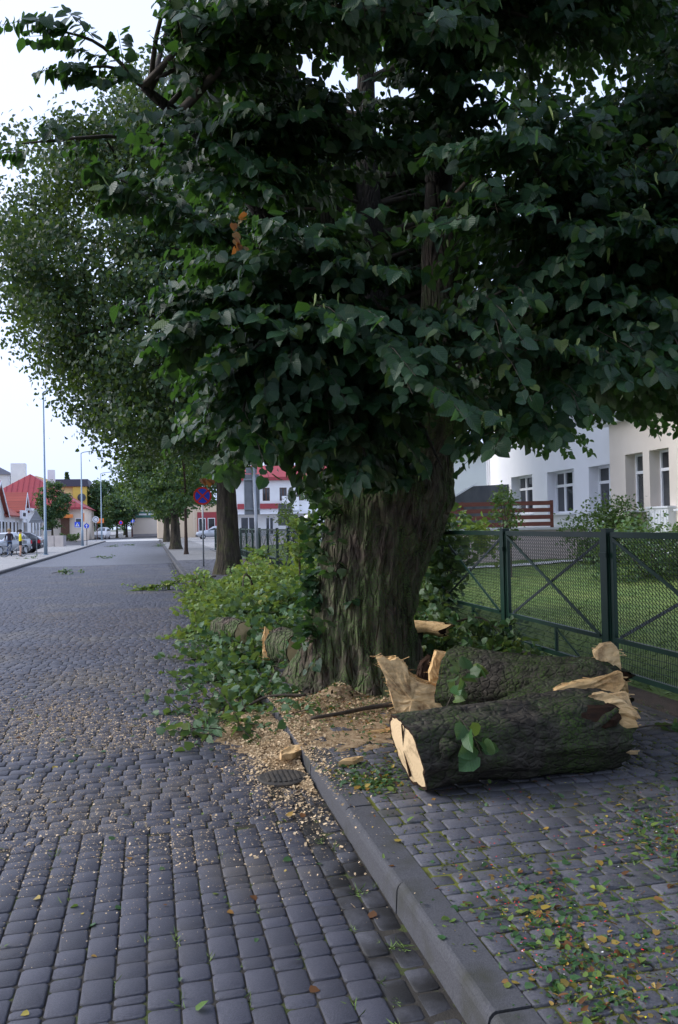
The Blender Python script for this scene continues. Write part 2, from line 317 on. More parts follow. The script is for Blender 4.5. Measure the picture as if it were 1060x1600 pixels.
def np_mesh(name, V, loops, totals, mats, mi=None, smooth=False, luv=None):
    me = bpy.data.meshes.new(name); V = np.ascontiguousarray(V, np.float32)
    me.vertices.add(len(V)); me.vertices.foreach_set('co', V.ravel())
    me.loops.add(len(loops)); me.loops.foreach_set('vertex_index', np.ascontiguousarray(loops, np.int32))
    st = np.concatenate([[0], np.cumsum(totals)[:-1]]).astype(np.int32)
    me.polygons.add(len(totals)); me.polygons.foreach_set('loop_start', st)
    for m in (mats if isinstance(mats, (list, tuple)) else [mats]): me.materials.append(K[m])
    if mi is not None: me.polygons.foreach_set('material_index', np.ascontiguousarray(mi, np.int32))
    if smooth: me.polygons.foreach_set('use_smooth', np.ones(len(totals), bool))
    if luv is not None:
        a = me.attributes.new('luv', 'FLOAT_VECTOR', 'POINT'); a.data.foreach_set('vector', np.ascontiguousarray(luv, np.float32).ravel())
    me.update(calc_edges=True); me.validate(); return me
class Tmpl:
    def __init__(s, V, F): s.V = np.array(V, float); s.loops = np.concatenate([np.array(f) for f in F]); s.tot = np.array([len(f) for f in F])
LEAF = Tmpl([(0, 0, 0), (.3, -.1, .05), (.53, .2, .07), (.47, .58, .04), (.21, .87, -.05), (0, 1.05, -.17), (0, .45, -.045), (-.3, -.1, .05), (-.53, .2, .07), (-.47, .58, .04), (-.21, .87, -.05)],
            [(0, 1, 6), (1, 2, 6), (2, 3, 6), (3, 4, 6), (4, 5, 6), (0, 6, 7), (7, 6, 8), (8, 6, 9), (9, 6, 10), (10, 6, 5)])
LEAF_V = [LEAF]
for wd, fold, curl in ((.82, .16, -.3), (.95, -.06, .1)):          # a narrower drooping leaf, and one with its edges turned down and tip up
    v_ = LEAF.V.copy(); v_[:, 2] = fold * np.abs(v_[:, 0]) * 1.4 + curl * v_[:, 1] ** 2 + .03 * np.sin(v_[:, 1] * 7) * np.abs(v_[:, 0]); v_[:, 0] *= wd
    q_ = Tmpl.__new__(Tmpl); q_.V, q_.loops, q_.tot = v_, LEAF.loops, LEAF.tot; LEAF_V.append(q_)
LEAF_S = Tmpl([(0, 0, 0), (.42, .12, .05), (.36, .62, .02), (0, 1.05, -.12), (-.42, .12, .05), (-.36, .62, .02)], [(0, 1, 2, 3), (0, 3, 5, 4)])
CHIP = Tmpl([(-.5, -.3, 0), (.5, -.2, .06), (.4, .3, .02), (-.45, .25, .12)], [(0, 1, 2), (0, 2, 3)])
BLADE = Tmpl([(-.06, 0, 0), (.06, 0, 0), (.03, .12, .6), (0, .35, 1.0)], [(0, 1, 2), (0, 2, 3)])
def place(t, M3, P):
    """copies of a template under 3x3 matrices M3 (columns = its axes) at points P"""
    n = len(P); V = np.einsum('nij,kj->nki', M3, t.V) + P[:, None, :]; k = len(t.V)
    loops = (t.loops[None, :] + (np.arange(n) * k)[:, None]).ravel()
    return V.reshape(-1, 3), loops, np.tile(t.tot, n)
def scatter(name, t, M3, P, mats, parent=None, mi=None, smooth=False, luv=True, stuff=True):
    V, l, tt = place(t, M3, P)
    me = np_mesh(name, V, l, tt, mats, None if mi is None else np.repeat(mi, len(t.tot)), smooth, np.tile(t.V, (len(P), 1)) if luv else None)
    o = link(name, me, parent)
    if stuff: o['kind'] = 'stuff'
    return o
def frames(D, N, size):
    """matrices with y along D, z near N"""
    D = D / np.linalg.norm(D, axis=1, keepdims=True); X = np.cross(D, N); X /= np.maximum(np.linalg.norm(X, axis=1, keepdims=True), 1e-6); Z = np.cross(X, D)
    return np.stack([X, D, Z], 2) * np.asarray(size)[:, None, None]
def unit(n):
    v = rng.normal(size=(n, 3)); return v / np.linalg.norm(v, axis=1, keepdims=True)
def flat_frames(n, size, tilt=.25):
    a = rng.uniform(0, 2 * math.pi, n); D = np.stack([np.cos(a), np.sin(a), rng.normal(0, tilt, n)], 1); N = np.stack([rng.normal(0, tilt, n), rng.normal(0, tilt, n), np.ones(n)], 1)
    return frames(D, N, size)
def leaves_on(P, D, L, per, s0, s1, droop=.35, jit=.3, upb=1.0, hang=0.0):
    """leaves in two rows along twigs starting at P, running L along D"""
    n = len(P); D = D / np.linalg.norm(D, axis=1, keepdims=True)
    up = np.tile([0, 0, 1.], (n, 1)) + rng.normal(0, .22, (n, 3)); S = np.cross(D, up); S /= np.linalg.norm(S, axis=1, keepdims=True); U = np.cross(S, D)
    f = (np.arange(per)[None, :] + rng.uniform(-.3, .3, (n, per)) + .6) / per
    sg = np.where(np.arange(per) % 2 == 0, 1., -1.)[None, :, None]
    pos = P[:, None] + D[:, None] * (f * L[:, None])[..., None]; pos[..., 2] -= droop * (f * L[:, None]) ** 2 * .8
    ld = np.array([0, 0, -hang]) + D[:, None] * .6 + S[:, None] * sg * rng.uniform(.5, 1.1, (n, per, 1)) + np.array([0, 0, -1.]) * droop + rng.normal(0, jit, (n, per, 3))
    ln = U[:, None] * upb + D[:, None] * hang * .9 + rng.normal(0, jit, (n, per, 3))
    pos = pos + S[:, None] * sg * rng.uniform(.01, .045, (n, per, 1))
    return frames(ld.reshape(-1, 3), ln.reshape(-1, 3), rng.uniform(s0, s1, n * per)), pos.reshape(-1, 3)
def twig_tubes(P, D, L, r=.004, droop=.35):
    """thin three-sided shoots, two spans each"""
    n = len(P); D = D / np.linalg.norm(D, axis=1, keepdims=True); V = []
    X = np.cross(D, [0, 0, 1.]); X /= np.maximum(np.linalg.norm(X, axis=1, keepdims=True), 1e-6); Z = np.cross(X, D)
    for f, rr in ((0, r), (.5, r * .8), (1, r * .3)):
        c = P + D * (f * L)[:, None]; c[:, 2] -= droop * (f * L) ** 2 * .8
        for k in range(3): V.append(c + rr * (X * math.cos(k * 2.094) + Z * math.sin(k * 2.094)))
    V = np.stack(V, 1).reshape(-1, 3); F = []
    for a in (0, 3):
        for k in range(3): F.append((a + k, a + (k + 1) % 3, a + 3 + (k + 1) % 3, a + 3 + k))
    loops = (np.array(F).ravel()[None, :] + (np.arange(n) * 9)[:, None]).ravel()
    return V, loops, np.full(n * 6, 4)
def scatter_leaves(name, M3, P, mats, parent):
    sel = rng.integers(0, 3, len(P)); Vs, Ls, Ts, U = [], [], [], []; off = 0
    for k in range(3):
        V, l, t = place(LEAF_V[k], M3[sel == k], P[sel == k]); Vs.append(V); Ls.append(l + off); Ts.append(t); off += len(V); U.append(np.tile(LEAF.V, ((sel == k).sum(), 1)))
    o = link(name, np_mesh(name, np.concatenate(Vs), np.concatenate(Ls), np.concatenate(Ts), mats, None, True, np.concatenate(U)), parent); o['kind'] = 'stuff'; return o
def rz_frames(n, rz, size=1.0):
    c, s = np.cos(rz), np.sin(rz); M3 = np.zeros((n, 3, 3)); M3[:, 0, 0] = c; M3[:, 0, 1] = -s; M3[:, 1, 0] = s; M3[:, 1, 1] = c; M3[:, 2, 2] = 1
    return M3 * size

# ------------------------------------------------------------------ the ground: road, pavement, kerb, lawn
def sheet(name, x0, x1, y0, y1, z, m, parent=None, kind='structure'):
    o = MB().quad((x0, y0, z), (x1, y0, z), (x1, y1, z), (x0, y1, z)).build(name, m, parent)
    if parent is None: o['kind'] = kind
    return o
sheet('ground', -900, 900, -300, 1500, -.12, 'ground')
road = sheet('road', -5.78, .785, -8, 40, -.008, 'joint')
sheet('road_far_stretch', -5.78, 1.0, 40, 112, 0, 'road_far', road)
sheet('crossing_street', -60, 60, 133, 150, 0, 'asphalt', road); sheet('road_beyond', -9, 1.5, 150, 420, .004, 'asphalt', road)
sheet('pale_crossing_strip', -30, 12, 112, 133, 0, 'concrete_pale', road)
walk = sheet('pavement', 1.17, 3.9, -8, 40, .1115, 'joint_walk')
sheet('pavement_far_stretch', 1.18, 4.4, 40, 112, .12, 'walk_mid', walk)
sheet('plaza', 4.4, 60, 57.5, 133, .116, 'walk_far')
plaza = sheet('forecourt', -80, -5.9, -8, 112, .1, 'walk_far'); sheet('forecourt_beyond', -80, -9, 150, 420, .1, 'walk_far', plaza); sheet('plaza_beyond', 1.5, 60, 150, 420, .1, 'walk_far', plaza)
sheet('verge', 3.98, 4.4, -8, 57.5, .112, 'soil')

def stone_mesh(cx, cy, wd, ln, rz, z, bev=.005, cut=.014, h=.055, tilt=None):
    n = len(cx); c = np.minimum(cut, .35 * np.minimum(wd, ln)); hw, hl = wd / 2, ln / 2
    def ring(d, zz, dome=0):
        a, b, k = hw - d, hl - d, c
        xs = np.stack([a - k, a, a, a - k, k - a, -a, -a, k - a], 1); ys = np.stack([-b, k - b, b - k, b, b, b - k, k - b, -b], 1)
        return np.stack([xs, ys, np.full_like(xs, zz)], 2)
    V = np.concatenate([ring(0, -h), ring(0, -bev), ring(bev * 1.1, 0)], 1)
    co, si = np.cos(rz)[:, None], np.sin(rz)[:, None]; X = V[..., 0] * co - V[..., 1] * si; Y = V[..., 0] * si + V[..., 1] * co; Z = V[..., 2]
    if tilt is not None: Z = Z + X * tilt[:, :1] + Y * tilt[:, 1:]
    W = np.stack([X + cx[:, None], Y + cy[:, None], Z + z[:, None]], 2).reshape(-1, 3)
    F = [tuple(range(16, 24))]
    for r in (0, 8):
        for j in range(8): F.append((r + j, r + (j + 1) % 8, r + 8 + (j + 1) % 8, r + 8 + j))
    lp = np.concatenate([np.array(f) for f in F]); tt = np.array([len(f) for f in F])
    return W, (lp[None] + (np.arange(n) * 24)[:, None]).ravel(), np.tile(tt, n)
STONES = {}
def pave(parent, name, S, m, zt, limit=300, zj=.0016, tj=.008, bev=.004, cut=.011):
    """S rows: cx, cy, wide, long. The stones that show largest become pieces of their own, the rest one mesh."""
    S = np.array(S); n = len(S); rz = rng.normal(0, .016, n); z = zt + rng.normal(0, zj, n); tl = rng.normal(0, tj, (n, 2))
    vis, dep = in_view(np.stack([S[:, 0], S[:, 1], np.full(n, zt)], 1), .06)
    score = np.where(vis, S[:, 2] * S[:, 3] / dep ** 3, -1); order = np.argsort(-score); own = order[:limit]; own = own[score[own] > 0]
    for i in own:
        key = (m, round(S[i, 2], 3), round(S[i, 3], 3))
        if key not in STONES:
            V, l, t = stone_mesh(np.zeros(1), np.zeros(1), np.array([key[1]]), np.array([key[2]]), np.zeros(1), np.zeros(1), bev, cut); STONES[key] = np_mesh(name, V, l, t, m)
        o = link(name, STONES[key], parent); o.location = (S[i, 0], S[i, 1], z[i]); o.rotation_euler = (math.atan(tl[i, 1]), -math.atan(tl[i, 0]), rz[i])
    rest = np.setdiff1d(np.arange(n), own)
    if len(rest):
        V, l, t = stone_mesh(S[rest, 0], S[rest, 1], S[rest, 2], S[rest, 3], rz[rest], z[rest], bev, cut, tilt=tl[rest])
        link('further_' + name + 's', np_mesh(name + 's', V, l, t, m), parent)['kind'] = 'stuff'
def run(a, b, lens, wts, gap):
    out = []; p = a
    while p < b:
        L = random.choices(lens, wts)[0]; out.append((p + L / 2, L - gap)); p += L
    return out
S = []
ncol = 58
for i in range(ncol):                                       # near stretch: stones set in files along the street
    x = .79 - .119 * (i + .5); end = 4.72 + .03 * math.sin(i * 1.7)
    for y, L in run(.7 + random.random() * .15, end - .06, (.055, .09, .12, .165), (1, 3, 4, 4), .0075): S.append((x, y, .1115, L))
y = 4.8
while y < 40:                                               # then courses across it
    off = random.random() * .2
    for x, L in run(-5.8 - off, .7, (.09, .12, .165, .2), (2, 4, 4, 1), .008): S.append((x, y, L, .109))
    y += .117
pave(road, 'paver', S, 'paver', 0.0)
S = []
for i in range(2):
    x = .79 + .111 * (i + .5)
    for y, L in run(.8 + .1 * i, 40, (.1, .13, .17, .21), (2, 4, 3, 2), .011): S.append((x, y, .098, L))
gutter = sheet('gutter', .785, 1.02, -8, 40, -.0115, 'joint')
pave(gutter, 'gutter_stone', S, 'paver_dark', -.006, limit=120, zj=.003, tj=.025)
S = []; y = .6
while y < 40:
    d = random.choice((.1, .12, .12, .14)); off = random.random() * .2
    for x, L in run(1.19 - off, 3.9, (.1, .13, .17, .2), (3, 3, 3, 1), .014):
        a, b = max(x - L / 2, 1.186), min(x + L / 2, 3.895)
        if b - a > .03: S.append(((a + b) / 2, y + d / 2, round(b - a, 2), d - .014))
    y += d
pave(walk, 'paving_stone', S, 'paver_walk', .12, tj=.012, zj=.0025, bev=.004, cut=.008)
kerb = empty('kerb'); kerb['kind'] = 'structure'
def kerb_stone(y, L, x0, x1, zt, name='kerb_stone', par=None, flip=False):
    g = .004; a, b = y + g, y + L - g
    if flip: prof = [(x0, -.1), (x0, zt), (x1 - .03, zt), (x1, zt - .03), (x1, -.1)]
    else: prof = [(x1, -.1), (x1, zt), (x0 + .04, zt), (x0 + .03, zt - .004), (x0 + .018, zt - .016), (x0 + .012, zt - .035), (x0, -.1)]
    V = [(px, a, pz) for px, pz in prof] + [(px, b, pz) for px, pz in prof]; n = len(prof)
    return MB().add(V, [tuple(range(n)), tuple(range(2 * n - 1, n - 1, -1))] + [(i, i + n, (i + 1) % n + n, (i + 1) % n) for i in range(n)]).build(name, 'kerb', par)
for k in range(-4, 110): kerb_stone(1.5 + k * 1.0 + random.uniform(-.004, .004), 1.0, 1.012 + random.uniform(-.005, .005), 1.178, .122 + random.uniform(-.004, .004), par=kerb)
kerb_b = empty('kerb_across_street'); kerb_b['kind'] = 'structure'
for k in range(0, 60): kerb_stone(-8 + 2 * k, 2.0, -5.92, -5.76, .11, par=kerb_b, flip=True)
edge = empty('pavement_edging'); edge['kind'] = 'structure'
for k in range(0, 56): MB().box((3.94, 1.5 + k, .06), (.075, .992, .15)).build('edging_stone', 'kerb', edge)

def lawn_z(x, y): return .11 + .4 * np.clip((x - 5.0) / 6.0, 0, 1) + .025 * np.sin(x * 1.7) * np.cos(y * .9)
gx, gy = np.meshgrid(np.linspace(4.4, 26, 55), np.linspace(-8, 57.5, 120)); gz = lawn_z(gx, gy) ; gz[:, 0] = .11
V = np.stack([gx, gy, gz], 2).reshape(-1, 3); i, j = np.meshgrid(np.arange(119), np.arange(54), indexing='ij'); q = (i * 55 + j)
loops = np.stack([q, q + 1, q + 56, q + 55], 2).reshape(-1)
lawn = link('lawn', np_mesh('lawn', V, loops, np.full(119 * 54, 4), 'lawn', smooth=True)); lawn['kind'] = 'structure'
n = 42000; px = 4.4 + 9 * rng.random(n) ** 1.3; py = 6 + 20 * rng.random(n)
D = np.stack([rng.normal(0, .35, n), rng.normal(0, .35, n), np.ones(n)], 1)
o = scatter('grass', BLADE, frames(D, unit(n), rng.uniform(.05, .12, n) * 1.0), np.stack([px, py, lawn_z(px, py) - .005], 1), 'blade'); tag(o, 'short mown grass on the lawn behind the green fence', 'grass')
pth = MB()
for k in range(14):
    a = np.array([6.2, 22.6, 0]); b = np.array([13.0, 20.3, 0]); p0 = a + (b - a) * k / 14; p1 = a + (b - a) * (k + .97) / 14; s = np.array([.12, .34, 0])
    pth.quad(*[(*v[:2], float(lawn_z(v[0], v[1])) + .035) for v in (p0 - s, p1 - s, p1 + s, p0 + s)])
pth.build('garden_path', 'concrete_pale')['kind'] = 'structure'

# ------------------------------------------------------------------ buildings
def wall_holes(mb, o, u, nrm, s0, s1, z0, z1, holes, dep=.3, mi=0):
    o, u, nrm = (np.array(v, float) for v in (o, u, nrm)); P = lambda s, z, d=0: tuple(o + u * s + np.array([0, 0, z]) - nrm * d)
    ss = sorted({s0, s1, *[h[0] for h in holes], *[h[1] for h in holes]}); zs = sorted({z0, z1, *[h[2] for h in holes], *[h[3] for h in holes]})
    for a, b in zip(ss, ss[1:]):
        for c, d in zip(zs, zs[1:]):
            if any(h[0] <= a and b <= h[1] and h[2] <= c and d <= h[3] for h in holes): continue
            mb.quad(P(a, c), P(b, c), P(b, d), P(a, d), mi)
    for a, b, c, d in holes:
        for p, q in (((a, c), (b, c)), ((b, c), (b, d)), ((b, d), (a, d)), ((a, d), (a, c))): mb.quad(P(*p), P(*q), P(*q, dep), P(*p, dep), mi)
    mb.quad(P(s0, z0, 0), P(s0, z1, 0), P(s0, z1, 6), P(s0, z0, 6), mi); mb.quad(P(s1, z0, 0), P(s1, z0, 6), P(s1, z1, 6), P(s1, z1, 0), mi); mb.quad(P(s0, z1), P(s1, z1), P(s1, z1, 6), P(s0, z1, 6), mi)
def window(par, o, u, nrm, h, nx, tz=None, dep=.22, fw=.06, frame='trim', glass='glass', curtain=True, sill=True):
    """frame with mullions as the window part; panes, curtain and sill under it"""
    o, u, nrm = (np.array(v, float) for v in (o, u, nrm)); a, b, c, d = h; up = np.array([0, 0, 1.])
    P = lambda s, z, dd: o + u * s + up * z - nrm * dd
    f = MB(); B = lambda s, z, ws, wz, dd, t: f.obox(P(s, z, dd), u * ws, nrm * t, up * wz)
    B((a + b) / 2, c + fw / 2, b - a, fw, dep, .07); B((a + b) / 2, d - fw / 2, b - a, fw, dep, .07)
    B(a + fw / 2, (c + d) / 2, fw, d - c - 2 * fw, dep, .07); B(b - fw / 2, (c + d) / 2, fw, d - c - 2 * fw, dep, .07)
    xs = [a + fw + (b - a - 2 * fw) * k / nx for k in range(nx + 1)]
    for x in xs[1:-1]: B(x, (c + d) / 2, fw * 1.5, d - c - 2 * fw, dep - .004, .075)
    zz = [c + fw, d - fw]
    if tz: B((a + b) / 2, tz, b - a - 2 * fw, fw * 1.3, dep - .008, .08); zz = [c + fw, tz, d - fw]
    w_ = f.build('window', frame, par)
    for x0, x1 in zip(xs, xs[1:]):
        for z0, z1 in zip(zz, zz[1:]): MB().obox(P((x0 + x1) / 2, (z0 + z1) / 2, dep + .015), u * (x1 - x0), nrm * .01, up * (z1 - z0)).build('pane', glass, w_)
    if curtain:
        cb = MB()
        for x0, x1 in zip(xs, xs[1:]):
            if random.random() < .6: cb.n or cb.obox(P(x0 + (x1 - x0) * .3, (c + tz) / 2 if tz else (c + d) / 2, dep - .002 + .012), u * (x1 - x0) * .3, nrm * .004, up * ((tz or d) - c - .2))
        if cb.n: cb.build('curtain', 'curtain', w_)
    if sill: MB().obox(P((a + b) / 2, c - .03, .05), u * (b - a + .12), nrm * .36, up * .05).build('sill', frame, w_)
    return w_
UF = np.array([.082, .997, 0]); UF /= np.linalg.norm(UF); NF = np.array([-UF[1], UF[0], 0]); QF = np.array([13.631, 25.612, 0])
sch = thing('school_building', 'long two storey white and beige plastered building behind the lawn', 'building', (13.6, 25.6, 0))
h1 = [(2.7, 4.95, 1.93, 3.4), (-.95, 1.3, 1.9, 3.36), (-4.3, -2.05, 1.9, 3.32)]; h2 = [(3.4, 5.0, 5.25, 6.7), (-.3, 1.3, 5.25, 6.7), (-3.4, -1.9, 5.25, 6.7)]
mb = MB(); wall_holes(mb, QF, UF, NF, -6, 7.8, .2, 8.0, h1 + h2, .42); mb.build('white_wall', 'plaster_w', sch)
QB = QF + NF * .5; h3 = [(-6.35, -5.4, 1.9, 3.42), (-7.62, -6.68, 1.9, 3.42), (-9.0, -8.05, 1.9, 3.42), (-10.4, -9.45, 1.9, 3.42)]
mb = MB(); wall_holes(mb, QB, UF, NF, -16, -4.5, .1, 4.35, h3, .38); mb.build('beige_wall', 'plaster_b', sch)
mb = MB(); mb.obox(QB + UF * -10.25 + np.array([0, 0, 4.42]), UF * 12.7, NF * .5, np.array([0, 0, .14])); mb.obox(QB + UF * -10.25 + np.array([0, 0, 4.52]), UF * 12.9, NF * .7, np.array([0, 0, .07])); mb.build('cornice', 'trim', sch)
mb = MB(); h4 = [(-7.6, -6.4, 4.9, 6.4), (-10, -8.8, 4.9, 6.4)]; wall_holes(mb, QB - NF * 1.2, UF, NF, -16, -5.0, 4.3, 8.0, h4, .3); mb.build('upper_wall', 'plaster_w', sch)
for h in h1: window(sch, QF, UF, NF, h, 3, h[3] - .5, dep=.36, fw=.07)
for h in h2: window(sch, QF, UF, NF, h, 2, None, dep=.3, fw=.07, curtain=False)
for h in h3: window(sch, QB, UF, NF, h, 1, h[3] - .5, dep=.33)
for h in h4: window(sch, QB - NF * 1.2, UF, NF, h, 2, None, curtain=False)
mb = MB(); mb.obox(QF + UF * .9 - NF * 3 + np.array([0, 0, 8.2]), UF * 14.6, NF * 6.8, np.array([0, 0, .35])); mb.build('roof', 'roof_dark', sch)
mb = MB(); mb.tube([QF + UF * 7.6 + NF * .08 + np.array([0, 0, z]) for z in (.3, 7.9)], [.05, .05], 8); mb.build('downpipe', 'trim', sch)
ter = thing('terrace', 'low pinkish plastered terrace below the building windows', 'terrace', (11, 23, .3))
MB().obox((9.7, 24.6, .85), (6.6, -2.15, 0), (.7, 2.4, 0), (0, 0, 1.1)).build('retaining_wall', 'plaster_p', ter)
MB().obox((9.7, 24.58, 1.43), (6.7, -2.2, 0), (.73, 2.5, 0), (0, 0, .06)).build('coping', 'concrete_pale', ter)
rail = thing('wooden_railing', 'brown board railing along the terrace edge', 'railing', (9, 24, 1.45))
ra, rb_ = np.array([6.2, 24.6, 0]), np.array([11.85, 22.9, 0])
for f in (0, .27, .54, .78, .995):
    p = ra + (rb_ - ra) * f; MB().box((p[0], p[1], 1.87), (.09, .07, .82), -.29).build('post', 'brown', rail)
for z in (2.2, 1.99, 1.78, 1.57):
    for f0, f1 in ((0, .5), (.502, 1.0)):
        p0, p1 = ra + (rb_ - ra) * f0, ra + (rb_ - ra) * f1; s = np.array([-.02, -.06, 0]); MB().bar((*(p0 + s)[:2], z), (*(p1 + s)[:2], z), .025, .125).build('board', 'brown', rail)
shed = thing('lean_to_shed', 'dark slate clad lean-to beside the white wall', 'shed', (12.9, 31.5, .3))
MB().prism([(0, .3), (2.6, .3), (2.6, 3.15), (1.1, 3.1), (0, 2.45)], (11.6, 31.4, 0), (.97, -.22, 0), (0, 0, 1), -2.0).build('slate_cladding', 'slate', shed)
MB().bar((11.5, 31.38, 2.5), (12.75, 31.1, 3.18), .12, .06).build('verge_trim', 'trim', shed)
anx = thing('annex', 'pale grey annex standing behind the dark lean-to', 'building', (14, 40, .1))
mb = MB(); wall_holes(mb, (9.5, 41, 0), (.97, -.22, 0), (-.22, -.97, 0), 0, 8, .1, 5.2, [(3.2, 4.4, 2.2, 3.6)], .2); mb.build('wall', 'plaster_w', anx); window(anx, (9.5, 41, 0), (.97, -.22, 0), (-.22, -.97, 0), (3.2, 4.4, 2.2, 3.6), 2, dep=.12)
MB().obox((14.1, 42.9, 5.3), (8.4, -1.9, 0), (1.4, 6.2, 0), (0, 0, .25)).build('roof', 'roof_dark', anx)
cab = thing('utility_cabinet', 'white ribbed utility cabinet against the beige wall', 'cabinet', (13.0, 18.4, .4))
MB().obox((12.55, 18.3, 1.12), NF * .45, UF * 1.0, (0, 0, 1.6)).build('body', 'trim', cab)
for k in range(7): MB().obox(np.array([12.55, 18.3, 1.12]) + NF * .235 + UF * (-.42 + .14 * k), NF * .02, UF * .05, (0, 0, 1.5)).build('rib', 'trim', cab)
MB().obox((12.55, 18.3, 1.945), NF * .52, UF * 1.06, (0, 0, .05)).build('lid', 'trim', cab)

# --- across the street, far down on the near-left frontage
def gable_house(par, x, y, hw, eave, peak, depth, wallm='wall_white', roofm='tile', name='gable'):
    """gable wall facing +x at x, centred on y, with its two roof slopes running back"""
    MB().prism([(-hw, 0), (hw, 0), (hw, eave), (0, peak), (-hw, eave)], (x, y, .1), (0, 1, 0), (0, 0, 1), -.4).build(name + '_wall', wallm, par)
    MB().obox((x - depth / 2, y, eave / 2 + .1), (depth - .9, 0, 0), (0, hw * 1.98, 0), (0, 0, eave)).build('wall', wallm, par)
    for s in (-1, 1):
        L = math.hypot(hw, peak - eave); t = np.array([0, s * hw, eave - peak]) / L; nn = np.array([0, s * (peak - eave), hw]) / L
        c = np.array([x - depth / 2 + .15, y, peak + .1]) + t * (L / 2 + .1) + nn * .08
        MB().obox(c, (depth + .5, 0, 0), t * (L + .3), nn * .14).build('roof', roofm, par)
    for s in (-1, 1):
        MB().bar((x + .44, y + s * (hw + .15), eave - .1), (x + .44, y, peak + .12), .06, .22).build('bargeboard', 'trim', par)
hs1 = thing('gabled_house', 'long white house with steep gables and red tiled roof behind the parked cars', 'house', (-15.5, 90, .1))
gable_house(hs1, -15.3, 90, 5, 3.2, 6.6, 9)
gable_house(hs1, -15.3, 108.6, 1.9, 4.0, 6.2, 6, name='narrow_gable')
MB().obox((-18.6, 101, 1.75), (6, 0, 0), (0, 22, 0), (0, 0, 3.3)).build('wall', 'wall_white', hs1)
MB().obox((-17.4, 100.7, 4.85), (4.6, 0, 3.0 * -1.0), (0, 13, 0), (.08, 0, .14)).build('roof', 'tile', hs1)
MB().obox((-17.2, 117, 2.1), (4.2, 0, 0), (0, 14, 0), (0, 0, 4.2)).build('end_wall', 'wall_white', hs1)
MB().obox((-16.9, 117, 4.35), (4.6, 0, 0), (0, 14.4, 0), (0, 0, .3)).build('cornice', 'trim', hs1)
MB().obox((-17.4, 117, 4.95), (4.0, 0, -1.5), (0, 14.2, 0), (0, 0, .15)).build('roof', 'roof_red', hs1)
MB().obox((-17.0, 117, 5.7), (.3, 0, 0), (0, 14.3, 0), (0, 0, .25)).build('ridge_trim', 'trim', hs1)
for y in (86.2, 88.6, 91, 93.2, 97, 99.6, 102.2, 104.8, 108, 109.4, 113, 116, 119, 122):
    dx = .02 if y < 96 or 107 < y < 110.6 else (.32 if y < 112 else .22)
    xx = -15.3 if (y < 96 or 106.6 < y < 110.6) else (-15.6 if y < 112 else -15.1)
    wn = MB().box((xx + .03, y, 1.75), (.1, 1.25, 2.1)).build('window', 'trim', hs1); MB().box((xx + .09, y, 1.75), (.03, 1.0, 1.85)).build('pane', 'glass', wn)
MB().box((-14.9, 105.5, 3.6), (.25, 4.5, 1.0)).build('sign_board', 'trim', hs1); MB().box((-14.75, 105.0, 3.6), (.06, 1.8, .4)).build('sign_panel', 'black', hs1)
wc = MB(); wc.box((-19, 130, 12), (1, 1, .1)); 
hip = thing('hipped_building', 'large building with a tall red seamed hip roof', 'building', (-17, 128, .1))
MB().obox((-17.2, 136, 2.5), (15.4, 0, 0), (0, 24, 0), (0, 0, 4.9)).build('wall', 'wall_cream', hip)
A = [(-25.4, 123.2, 4.8), (-9.1, 123.2, 4.8), (-9.1, 149, 4.8), (-25.4, 149, 4.8)]; B_ = [(-17.25, 129, 10.0), (-17.25, 143, 10.0)]
MB().add(A + B_, [(0, 1, 4), (1, 2, 5, 4), (2, 3, 5), (3, 0, 4, 5), (3, 2, 1, 0)]).build('roof', 'roof_red', hip)
for k in range(1, 22):
    x = -25.4 + 16.3 * k / 22; t = 1 - abs(x + 17.25) / 8.15
    MB().bar((x, 123.18, 4.83), (x, 123.2 + 5.8 * t, 4.83 + 5.2 * t), .05, .07).build('roof_seam', 'roof_red', hip)
MB().box((-14.6, 132, 9.6), (1.0, 1.0, 2.4)).build('chimney', 'wall_white', hip)
MB().box((-17.2, 123.1, 4.7), (16.4, .25, .3)).build('gutter', 'roof_red', hip)
MB().box((-11.9, 123.56, 1.9), (1.2, .12, 3.2)).build('door', 'door_brown', hip); MB().box((-12.0, 123.2, 3.6), (2.4, .9, .5)).build('awning', 'orange', hip)
for x, z, ww, hh in ((-10.1, 2.6, .9, 1.4), (-14.2, 2.3, 1.1, 1.5), (-16.4, 2.3, 1.1, 1.5)):
    wn = MB().box((x, 123.96, z), (ww, .12, hh)).build('window', 'trim', hip); MB().box((x, 123.89, z), (ww - .2, .03, hh - .2)).build('pane', 'glass', wn)
MB().box((-9.45, 125, 3.4), (.1, .9, 1.2)).build('orange_panel', 'orange', hip)
yb = thing('yellow_building', 'yellow building with a flat dark roof rising behind the red hip roof', 'building', (-14, 150, .1))
MB().prism([(0, 0), (6.3, 0), (6.3, 9.1), (3.4, 9.9), (0, 11.0)], (-19.2, 150, .1), (1, 0, 0), (0, 0, 1), -8).build('pale_wall', 'yellow_p', yb)
MB().box((-11.9, 154, 4.6), (2.3, 9, 9.0)).build('bright_wall', 'yellow', yb); MB().box((-13.2, 154, 9.75), (5.4, 9.6, 1.25)).build('roof', 'roof_dark', yb)
MB().disc((-11.6, 149.44, 7.2), (0, -1, 0), .7, 18, th=.12).build('round_window', 'glass', yb)
for x, z in ((-16.6, 8.6), (-15.6, 8.2), (-13.9, 7.4), (-13.2, 7.1)):
    wn = MB().box((x, 149.96, z), (.75, .14, .75)).build('window', 'trim', yb); MB().box((x, 149.88, z), (.55, .03, .55)).build('pane', 'glass', wn)
pw = thing('low_wall', 'low grey stone wall in front of the small street tree', 'wall', (-10, 84, .1))
mb = MB()
for k in range(5): MB().box((-12.2 + .95 * k, 86 - .9 * k, .62), (1.25, .35, 1.05), -.78).build('wall_block', 'stone', pw)
